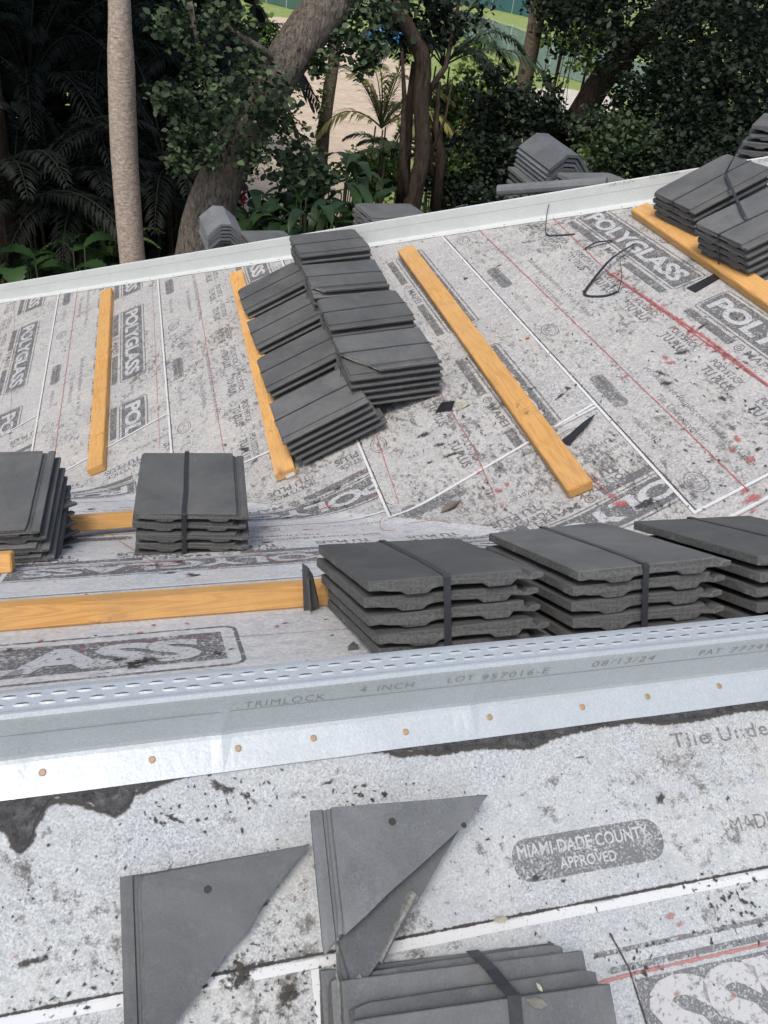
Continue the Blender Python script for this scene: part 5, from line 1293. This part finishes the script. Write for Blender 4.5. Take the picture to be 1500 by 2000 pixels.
def tree(name, label, cat, pts, rads, bark, blobs, brads, ncl, per, spread, lsize, lmat, branches=(), n=12, wob=0.12, upb=.6, group=None, asp=.42, crown='crown'):
    base = np.asarray(pts[0], float); root = empty(name, tuple(base)); tag(root, label, cat, group)
    if pts is not None and rads is not None:
        # densify
        P_ = [np.asarray(p_, float) for p_ in pts]; pp = []; rr = []
        for i in range(len(P_) - 1):
            p0 = P_[max(i - 1, 0)]; p1 = P_[i]; p2 = P_[i + 1]; p3 = P_[min(i + 2, len(P_) - 1)]; kk = max(3, int(np.linalg.norm(p2 - p1) / 0.18))
            for k in range(kk):
                t_ = k / kk; pp.append(0.5 * ((2 * p1) + (-p0 + p2) * t_ + (2 * p0 - 5 * p1 + 4 * p2 - p3) * t_ ** 2 + (-p0 + 3 * p1 - 3 * p2 + p3) * t_ ** 3)); rr.append(rads[i] + (rads[i + 1] - rads[i]) * t_)
        pp.append(P_[-1]); rr.append(rads[-1])
        mb_ = MB(); mb_.tube(pp, rr, n, 0, True, 1.0, wob); adopt(mb_.build('trunk', [bark], None, smooth=True), root)
    for bp, br in branches:
        mb_ = MB(); P_ = [np.asarray(q, float) for q in bp]; rr = np.linspace(br, br * .3, len(P_)); mb_.tube(P_, list(rr), 7, 0, True, 1.0, .1); adopt(mb_.build('branch', [bark], None, smooth=True), root)
    if blobs:
        L_, tw = clumps(blobs, brads, ncl, per, spread)
        leafmesh(crown, L_, lsize, lmat, root, upb, asp)
    return root
G = lambda p_: V(p_[0], p_[1], 0)
Y = atY
# smooth pale palm trunk
t1 = [Y(272, 640, 9.6), Y(258, 500, 9.6), Y(248, 380, 9.6), Y(240, 230, 9.6), Y(236, 100, 9.6), Y(233, -20, 9.6), Y(228, -330, 9.6)]
t1b = G(t1[0]); 
palm_root = tree('palm_tree', 'tall smooth grey palm trunk rising left of the leaning oak', 'palm', [t1b] + t1, [.17, .16, .135, .140, .137, .125, .10, .09], PALMBARK, None, None, 0, 0, 0, 0, None, n=18, wob=0.10)
# leaning oak
o1 = [Y(370, 560, 9.4), Y(400, 440, 9.4), Y(440, 330, 9.4), Y(495, 230, 9.5), Y(560, 120, 9.6), Y(625, 30, 9.7), Y(700, -60, 9.9), Y(800, -260, 10.3)]
oakb = []; oakr = []
for x_, y_, Y_, q_ in ((430, 170, 9.0, .26), (490, 130, 9.0, .22), (540, 190, 9.1, .26), (350, 205, 9.0, .18), (320, 190, 8.9, .10), (405, 240, 8.9, .26), (480, 250, 8.9, .30), (560, 250, 9.1, .22), (590, 300, 9.2, .14), (355, 270, 8.9, .12), (350, 310, 8.8, .11), (420, 300, 8.8, .16), (500, 310, 8.9, .2), (600, 350, 9.2, .16), (640, 345, 9.3, .10),
                       (560, 340, 9.1, .14), (660, 90, 9.6, .12), (700, 75, 9.6, .14), (730, 95, 9.6, .10), (620, 120, 9.5, .07), (710, 130, 9.6, .09), (380, 110, 9.2, .2), (330, 60, 9.3, .2), (400, 30, 9.3, .22), (460, 40, 9.4, .10), (700, 30, 9.7, .22), (760, 20, 9.8, .2), (450, 200, 8.8, .3), (530, 230, 8.9, .25)):
    oakb.append(Y(x_, y_, Y_)); oakr.append(q_)
tree('oak_tree', 'thick rough oak trunk leaning right behind the smooth palm trunk', 'tree', [G(o1[0]) - V(.9, 0, 0)] + o1, [.29, .265, .255, .24, .225, .215, .21, .20, .19], OAKBARK, oakb, oakr, 19, 9, .05, .068, L_OAK,
     branches=[([Y(500, 230, 9.5), Y(440, 190, 9.2), Y(370, 180, 9.1), Y(300, 185, 9.1)], .035), ([Y(480, 260, 9.4), Y(400, 290, 9.0), Y(340, 230, 9.0)], .03), ([Y(560, 130, 9.6), Y(500, 90, 9.3), Y(430, 40, 9.3)], .05), ([Y(540, 150, 9.5), Y(580, 260, 9.2), Y(600, 340, 9.2)], .025),
               ([Y(370, 0, 9.3), Y(385, 80, 9.3), Y(415, 150, 9.2)], .03), ([Y(650, 20, 9.7), Y(690, 80, 9.6), Y(720, 60, 9.6), Y(700, 160, 9.6)], .02)], n=20, wob=.09, asp=.33)
# slim trunk with vine
q1 = [Y(625, 330, 15), Y(640, 200, 15), Y(655, 100, 15.2), Y(668, 0, 15.4), Y(690, -200, 15.8)]
r_ = tree('palm_tree', 'slim brown trunk with a green vine, standing before the sand', 'palm', [G(q1[0])] + q1, [.13, .12, .105, .095, .09, .08], TANBARK, None, None, 0, 0, 0, 0, None, n=10)
vp = np.concatenate([Y(x_, y_, 14.85)[None] + rng.normal(size=(26, 3)) * [.05, .05, .12] for x_, y_ in ((620, 290), (626, 250), (628, 220), (630, 190), (633, 160))])
leafmesh('vine', vp, .07, L_BRIGHT, r_)
# dark forked tree in the middle
q1 = [Y(800, 430, 12), Y(826, 300, 12), Y(822, 200, 12), Y(826, 120, 12), Y(800, 60, 12), Y(765, 0, 12), Y(700, -120, 12.4)]
tree('oak_tree', 'dark slender tree forking in front of the sand lot', 'tree', [G(q1[0])] + q1, [.15, .14, .12, .11, .115, .10, .09, .08], DARKBARK,
     [Y(800, 60, 12.3), Y(860, 50, 12.3), Y(740, 20, 12.2), Y(830, -40, 12.3), Y(900, 0, 12.5)], [.35, .3, .3, .5, .5], 40, 9, .07, .08, L_DARK,
     branches=[([Y(822, 200, 12), Y(870, 130, 12.1), Y(890, 40, 12.2), Y(905, -60, 12.4)], .05), ([Y(830, 330, 12), Y(870, 230, 12), Y(885, 150, 12)], .03), ([Y(805, 420, 12), Y(785, 300, 12), Y(790, 200, 12.1), Y(785, 100, 12)], .07), ([Y(850, 410, 12.2), Y(862, 300, 12.2), Y(850, 250, 12.2), Y(858, 160, 12.3)], .09), ([Y(785, 400, 12.3), Y(792, 300, 12.3), Y(800, 200, 12.3), Y(808, 120, 12.3)], .11), ([Y(870, 410, 12.4), Y(840, 320, 12.3), Y(850, 230, 12.3)], .06)], n=12, wob=.2)
# light trunk
q1 = [Y(1000, 280, 17), Y(1022, 170, 17), Y(1040, 80, 17), Y(1052, 0, 17.2), Y(1075, -200, 17.6)]
tree('palm_tree', 'light brown straight trunk in front of the green fence', 'palm', [G(q1[0])] + q1, [.20, .18, .165, .155, .15, .13], TANBARK, None, None, 0, 0, 0, 0, None, n=12)
# leaning right oak
q1 = [Y(1085, 320, 14), Y(1125, 240, 14), Y(1180, 150, 14), Y(1230, 90, 14.2), Y(1290, 25, 14.4), Y(1360, -70, 14.8)]
rb_ = []; rr_ = []
for x_, y_, Y_, r_ in ((1150, 20, 13.6, .8), (1250, 60, 13, .9), (1350, 100, 12.6, 1.0), (1450, 60, 12.5, 1.0), (1400, 200, 12, .9), (1300, 200, 12.8, .9), (1480, 180, 12, .9), (1230, 230, 13, .6), (1200, 290, 12.8, .5), (1330, 270, 12, .7), (1440, 270, 11.6, .6), (1120, -30, 14, .8), (1500, 0, 13, 1.1), (1350, -20, 13.4, 1.1), (1230, -30, 13.8, 1.0)):
    rb_.append(Y(x_, y_, Y_)); rr_.append(r_)
tree('oak_tree', 'dark oak leaning right with dense shaded crown at upper right', 'tree', [G(q1[0]) - V(.6, 0, 0)] + q1, [.28, .25, .225, .21, .20, .19, .17], DARKBARK, rb_, rr_, 125, 11, .085, .078, L_DARK,
     branches=[([Y(1230, 90, 14.2), Y(1200, 40, 14), Y(1240, -40, 14)], .10), ([Y(1240, 80, 14.2), Y(1330, 100, 13.6), Y(1420, 60, 13.2), Y(1500, 40, 13)], .09), ([Y(1400, 320, 13), Y(1380, 200, 13), Y(1440, 100, 13), Y(1500, 30, 13)], .06)], n=14, wob=.15, asp=.33)
# bushes
def bush(cx, cy, Y_, rx, rz, ncl, per, lsz, lmat, label, spread=.06, name='bush', blobs=None):
    c = Y(cx, cy, Y_); bl = blobs or [c + V(random.uniform(-1, 1) * rx * .6, random.uniform(-.5, .5) * rx, random.uniform(-.9, .5) * rz) for _ in range(6)]
    st = []
    for q in bl[:4]: st.append(([G(c) + V(random.uniform(-.2, .2), 0, 0), (G(c) + q) / 2 + V(0, 0, .2), q], .018))
    return tree(name, label, 'bush', [G(c), c - V(0, 0, rz * .5)], [.05, .03], DARKBARK, bl, [(rx * .6, rx * .6, rz * .6)] * len(bl), ncl, per, spread, lsz, lmat, branches=st, n=7)
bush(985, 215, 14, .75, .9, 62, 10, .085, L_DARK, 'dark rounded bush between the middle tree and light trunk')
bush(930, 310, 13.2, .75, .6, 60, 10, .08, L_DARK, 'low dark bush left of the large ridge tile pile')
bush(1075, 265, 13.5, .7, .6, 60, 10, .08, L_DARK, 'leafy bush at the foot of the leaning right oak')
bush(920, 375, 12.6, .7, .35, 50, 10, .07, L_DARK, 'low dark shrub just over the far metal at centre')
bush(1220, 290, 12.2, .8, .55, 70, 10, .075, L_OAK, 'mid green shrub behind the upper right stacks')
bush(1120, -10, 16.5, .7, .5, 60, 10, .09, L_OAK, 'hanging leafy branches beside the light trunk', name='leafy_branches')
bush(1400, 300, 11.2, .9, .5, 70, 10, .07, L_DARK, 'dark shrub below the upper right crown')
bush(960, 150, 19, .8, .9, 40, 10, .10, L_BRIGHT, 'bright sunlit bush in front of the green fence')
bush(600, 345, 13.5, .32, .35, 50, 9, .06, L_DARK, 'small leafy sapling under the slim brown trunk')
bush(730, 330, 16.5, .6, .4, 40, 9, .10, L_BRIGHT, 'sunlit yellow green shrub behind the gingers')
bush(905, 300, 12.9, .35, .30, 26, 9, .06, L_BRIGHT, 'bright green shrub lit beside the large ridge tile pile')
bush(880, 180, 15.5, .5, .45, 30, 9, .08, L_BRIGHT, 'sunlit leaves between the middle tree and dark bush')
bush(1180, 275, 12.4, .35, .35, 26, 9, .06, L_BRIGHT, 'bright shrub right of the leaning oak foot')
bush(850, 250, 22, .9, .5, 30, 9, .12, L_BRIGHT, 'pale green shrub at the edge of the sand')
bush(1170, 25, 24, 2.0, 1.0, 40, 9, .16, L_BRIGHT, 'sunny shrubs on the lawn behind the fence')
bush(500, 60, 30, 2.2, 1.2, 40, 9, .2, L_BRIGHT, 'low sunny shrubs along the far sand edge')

def fronds(name, label, base, n, L, mat, spread=1.0, crown_h=0.0, stems=4, droop=0.9, nleaf=34, lw=.022, ll=.32, aim=None, cat='palm', group=None, shade=None, vary=.35):
    base = np.asarray(base, float); root = empty(name, (base[0], base[1], 0)); tag(root, label, cat, group)
    top = base
    if stems:
        mb_ = MB()
        for k in range(stems):
            a = 6.283 * k / stems + random.random(); d = V(math.cos(a), math.sin(a), 0) * .14
            mb_.tube([V(base[0], base[1], -0.1) + d, (V(base[0], base[1], 0) + base) / 2 + d * 1.6, base + d * 1.0], [.03, .022, .015], 7)
        adopt(mb_.build('stem', [DARKBARK if mat in (L_SHADE, L_PALM) else TANBARK], None, smooth=True), root)
    V_ = []; F_ = []; SH_ = []
    mbr = MB()
    for k in range(n):
        a = 6.283 * (k * .381966 % 1) if aim is None else random.gauss(aim[0], aim[1]); el0 = R(random.uniform(35, 80)); Lf = L * random.uniform(1 - vary, 1 + vary * .3)
        hd = V(math.cos(a), math.sin(a), 0) * spread; p_ = base.copy(); d = hd * math.cos(el0) + V(0, 0, math.sin(el0)); pts = [p_.copy()]; ds = [nz(d)]; ns = 14
        for i in range(ns):
            d = nz(d + V(0, 0, -droop * 2.2 / ns * (0.35 + i / ns))); p_ = p_ + d * Lf / ns; pts.append(p_.copy()); ds.append(d)
        mbr.tube(pts, list(np.linspace(.016, .004, ns + 1)), 5)
        shv = random.random() ** 1.3
        for i in range(nleaf):
            t_ = 0.14 + 0.86 * i / nleaf; x_ = t_ * ns; i0 = min(int(x_), ns - 1); q = pts[i0] + (pts[i0 + 1] - pts[i0]) * (x_ - i0); dd = ds[i0 + 1]; sd_ = nz(np.cross(dd, V(0, 0, 1)) + 1e-6)
            w_ = ll * (math.sin(math.pi * (0.12 + 0.85 * t_)) ** .7)
            for sg_ in (-1, 1):
                ld = nz(sd_ * sg_ * .8 + dd * .75 + V(0, 0, .22 - .5 * random.random())); tip = q + ld * w_ + V(0, 0, -w_ * .28); mid = q + ld * w_ * .5; nn_ = nz(np.cross(ld, V(0, 0, 1)) + 1e-6)
                k0 = len(V_); V_ += [q, mid + nn_ * lw, tip, mid - nn_ * lw]; F_.append((k0, k0 + 1, k0 + 2, k0 + 3)); SH_ += [min(1, max(0, shv + random.uniform(-.25, .25)))] * 4
    adopt(mbr.build('frond_stem', [STEMD if mat in (L_SHADE, L_PALM) else STEM]), root)
    me_ = bpy.data.meshes.new('fronds'); me_.from_pydata([tuple(v_) for v_ in V_], [], F_); at = me_.attributes.new('shade', 'FLOAT', 'POINT'); at.data.foreach_set('value', SH_)
    adopt(link('fronds', me_, [mat]), root); return root
GP = 'feathery palms in the dark left background'
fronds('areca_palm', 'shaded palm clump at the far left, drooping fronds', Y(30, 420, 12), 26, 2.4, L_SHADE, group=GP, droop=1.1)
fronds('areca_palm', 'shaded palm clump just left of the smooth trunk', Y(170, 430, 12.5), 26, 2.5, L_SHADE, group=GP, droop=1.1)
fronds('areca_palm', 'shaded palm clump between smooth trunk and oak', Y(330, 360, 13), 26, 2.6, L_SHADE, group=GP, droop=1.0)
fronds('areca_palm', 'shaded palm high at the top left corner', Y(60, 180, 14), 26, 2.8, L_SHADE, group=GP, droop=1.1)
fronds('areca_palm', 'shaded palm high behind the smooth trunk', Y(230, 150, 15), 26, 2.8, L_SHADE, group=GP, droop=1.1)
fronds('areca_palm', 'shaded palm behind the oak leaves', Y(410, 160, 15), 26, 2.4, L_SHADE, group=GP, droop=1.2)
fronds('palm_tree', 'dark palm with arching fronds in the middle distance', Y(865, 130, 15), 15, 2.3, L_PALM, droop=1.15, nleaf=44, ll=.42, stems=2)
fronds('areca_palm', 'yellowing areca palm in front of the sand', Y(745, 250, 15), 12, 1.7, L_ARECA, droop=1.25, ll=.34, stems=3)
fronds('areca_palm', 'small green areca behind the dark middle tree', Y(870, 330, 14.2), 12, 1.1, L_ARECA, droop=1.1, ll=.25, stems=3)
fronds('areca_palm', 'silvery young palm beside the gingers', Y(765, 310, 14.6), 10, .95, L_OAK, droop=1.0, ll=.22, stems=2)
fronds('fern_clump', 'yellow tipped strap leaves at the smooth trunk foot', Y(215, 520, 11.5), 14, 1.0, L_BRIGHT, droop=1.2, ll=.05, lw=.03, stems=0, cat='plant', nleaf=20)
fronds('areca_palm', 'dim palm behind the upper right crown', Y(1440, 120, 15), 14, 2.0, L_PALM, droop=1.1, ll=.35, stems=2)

def broadplant(name, label, base, n, L, wd, mat, cat='plant', group=None, flower=False, lobes=0, hgt=0.9):
    base = np.asarray(base, float); g = V(base[0], base[1], 0); root = empty(name, tuple(g)); tag(root, label, cat, group); V_ = []; F_ = []; SH_ = []; ms_ = MB()
    for k in range(n):
        a = 6.283 * (k * .381966 % 1) + random.uniform(-.3, .3); hd = V(math.cos(a), math.sin(a), 0); st = g + hd * random.uniform(.05, .25); hh_ = base[2] * random.uniform(1 - .35 * hgt, 1.0)
        j0 = V(st[0], st[1], hh_) + hd * .15; ms_.tube([st, (st + j0) / 2 + hd * .03, j0], [.02, .015, .010], 5)
        el0 = R(random.uniform(20, 65)); d = hd * math.cos(el0) + V(0, 0, math.sin(el0)); p_ = j0.copy(); ns = 16 if lobes else 8; Lf = L * random.uniform(.7, 1.15); shv = random.random()
        sd_ = nz(np.cross(d, V(0, 0, 1))); k0 = len(V_)
        for i in range(ns + 1):
            t_ = i / ns; w_ = wd * (math.sin(math.pi * min(1, .08 + .92 * t_)) ** .75) * (1 if not lobes else (0.90 + 0.10 * math.cos(i * 3.1416)))
            V_ += [p_ - sd_ * w_ + V(0, 0, w_ * .25), p_, p_ + sd_ * w_ + V(0, 0, w_ * .25)]; SH_ += [min(1, shv * .8 + .1), min(1, shv * .8 + .2), min(1, shv * .8)]
            if i < ns: F_ += [(k0 + 3 * i, k0 + 3 * i + 1, k0 + 3 * i + 4, k0 + 3 * i + 3), (k0 + 3 * i + 1, k0 + 3 * i + 2, k0 + 3 * i + 5, k0 + 3 * i + 4)]
            d = nz(d + V(0, 0, -2.1 / ns)); p_ = p_ + d * Lf / ns
    adopt(ms_.build('stem', [STEM]), root)
    me_ = bpy.data.meshes.new('leaves'); me_.from_pydata([tuple(v_) for v_ in V_], [], F_); at = me_.attributes.new('shade', 'FLOAT', 'POINT'); at.data.foreach_set('value', SH_)
    adopt(link('leaves', me_, [mat], smooth=True), root)
    if flower:
        for fx, fy in flower:
            q = Y(fx, fy, base[1]); m2 = MB()
            for i in range(14):
                a = i * 2.4; rr = .05 * (1 - i / 16); zz = -.06 + .012 * i; c_ = q + V(0, 0, zz); o_ = c_ + V(math.cos(a), math.sin(a), .5) * rr; s_ = V(-math.sin(a), math.cos(a), 0) * .02
                m2.add([c_ - s_, c_ + s_, o_ + s_ * .6 + V(0, 0, .03), o_ - s_ * .6 + V(0, 0, .03)], [(0, 1, 2, 3)])
            m2.tube([V(q[0], q[1], 0), q], .012, 5); adopt(m2.build('flower', [FLOWER]), root)
    return root
GG = 'broad leaved ginger plants along the foot of the trees'
for i, (x_, y_, Y_, fl, lb) in enumerate(((478, 372, 12.6, ((476, 388),), 'ginger clump with red flower right of the oak foot'), (560, 398, 12.2, None, 'ginger clump behind the upper row end'), (612, 400, 11.8, ((624, 440),), 'low ginger clump with a red flower by the far metal'),
                                         (665, 318, 12.6, None, 'tall ginger clump in the centre of the gingers'), (725, 345, 12.6, None, 'ginger clump left of the dark middle tree'), (700, 380, 12.0, None, 'ginger clump over the far metal, in front'), (515, 415, 11.8, None, 'small ginger clump beside the smaller ridge tile pile'), (440, 400, 13.4, None, 'shaded ginger clump behind the oak foot'))):
    broadplant('ginger_plant', lb, Y(x_, y_, Y_), 30, .85, .085, L_BROAD, group=GG, flower=fl)
GL = 'large leaved plants at the lower left of the background'
for x_, y_, Y_, lb in ((95, 455, 10.6, 'split leaved plant nearest the far metal at left'), (15, 500, 10.8, 'split leaved plant at the left picture edge'), (165, 500, 11.6, 'darker split leaved plant beside the smooth trunk')):
    broadplant('philodendron', lb, Y(x_, y_, Y_), 14, .62, .17, L_BROAD, group=GL, lobes=1)
broadplant('philodendron', 'shaded split leaved plant between smooth trunk and oak', Y(315, 500, 11.4), 12, .5, .10, L_BROAD, group=GL)

# dense woods mass behind at left and right (reads as one mass)
def mass(name, boxes, nper, lsz, mat):
    cen = []
    for (x0_, x1_, y0_, y1_, z0_, z1_, n_) in boxes:
        k = n_; q = rng.uniform((x0_, y0_, z0_), (x1_, y1_, z1_), size=(k, 3))
        cl = np.repeat(q, nper, 0) + rng.normal(size=(k * nper, 3)) * .32; cen.append(cl)
    cen = np.concatenate(cen); o = leafmesh(name, cen, lsz, mat, None, .4, .5); return tag(o, None, None, None, 'stuff')
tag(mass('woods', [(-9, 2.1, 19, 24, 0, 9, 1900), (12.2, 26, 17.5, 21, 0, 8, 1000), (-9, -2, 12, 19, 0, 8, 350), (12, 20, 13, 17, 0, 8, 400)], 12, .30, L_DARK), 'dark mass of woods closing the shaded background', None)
# crowns overhead: unseen trees added above the frame to shade the background
def canopy(name, label, cx, cy, z, rx, n, foot=None, group='unseen tall trees added to shade the background', hz=1.3):
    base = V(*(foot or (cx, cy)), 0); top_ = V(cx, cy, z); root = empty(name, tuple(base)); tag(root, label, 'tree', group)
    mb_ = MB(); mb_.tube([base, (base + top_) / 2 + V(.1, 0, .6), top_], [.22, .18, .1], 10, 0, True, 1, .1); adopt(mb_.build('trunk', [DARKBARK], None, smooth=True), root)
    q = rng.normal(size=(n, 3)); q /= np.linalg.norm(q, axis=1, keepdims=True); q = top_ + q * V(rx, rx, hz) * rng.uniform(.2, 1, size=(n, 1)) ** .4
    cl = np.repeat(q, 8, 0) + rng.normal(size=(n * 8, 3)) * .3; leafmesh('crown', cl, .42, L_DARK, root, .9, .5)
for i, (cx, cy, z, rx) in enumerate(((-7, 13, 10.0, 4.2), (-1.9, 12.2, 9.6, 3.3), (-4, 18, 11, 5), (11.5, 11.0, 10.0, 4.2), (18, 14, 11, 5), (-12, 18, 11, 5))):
    canopy('added_shade_tree', ['unseen tree added for shade at the outer left', 'unseen tree added for shade above the left palms', 'unseen tree added for shade deep in the left woods', 'unseen tree added for shade over the right crown', 'unseen tree added for shade deep in the right woods', 'outermost unseen tree added for shade by the left woods'][i], cx, cy, z, rx, 420)
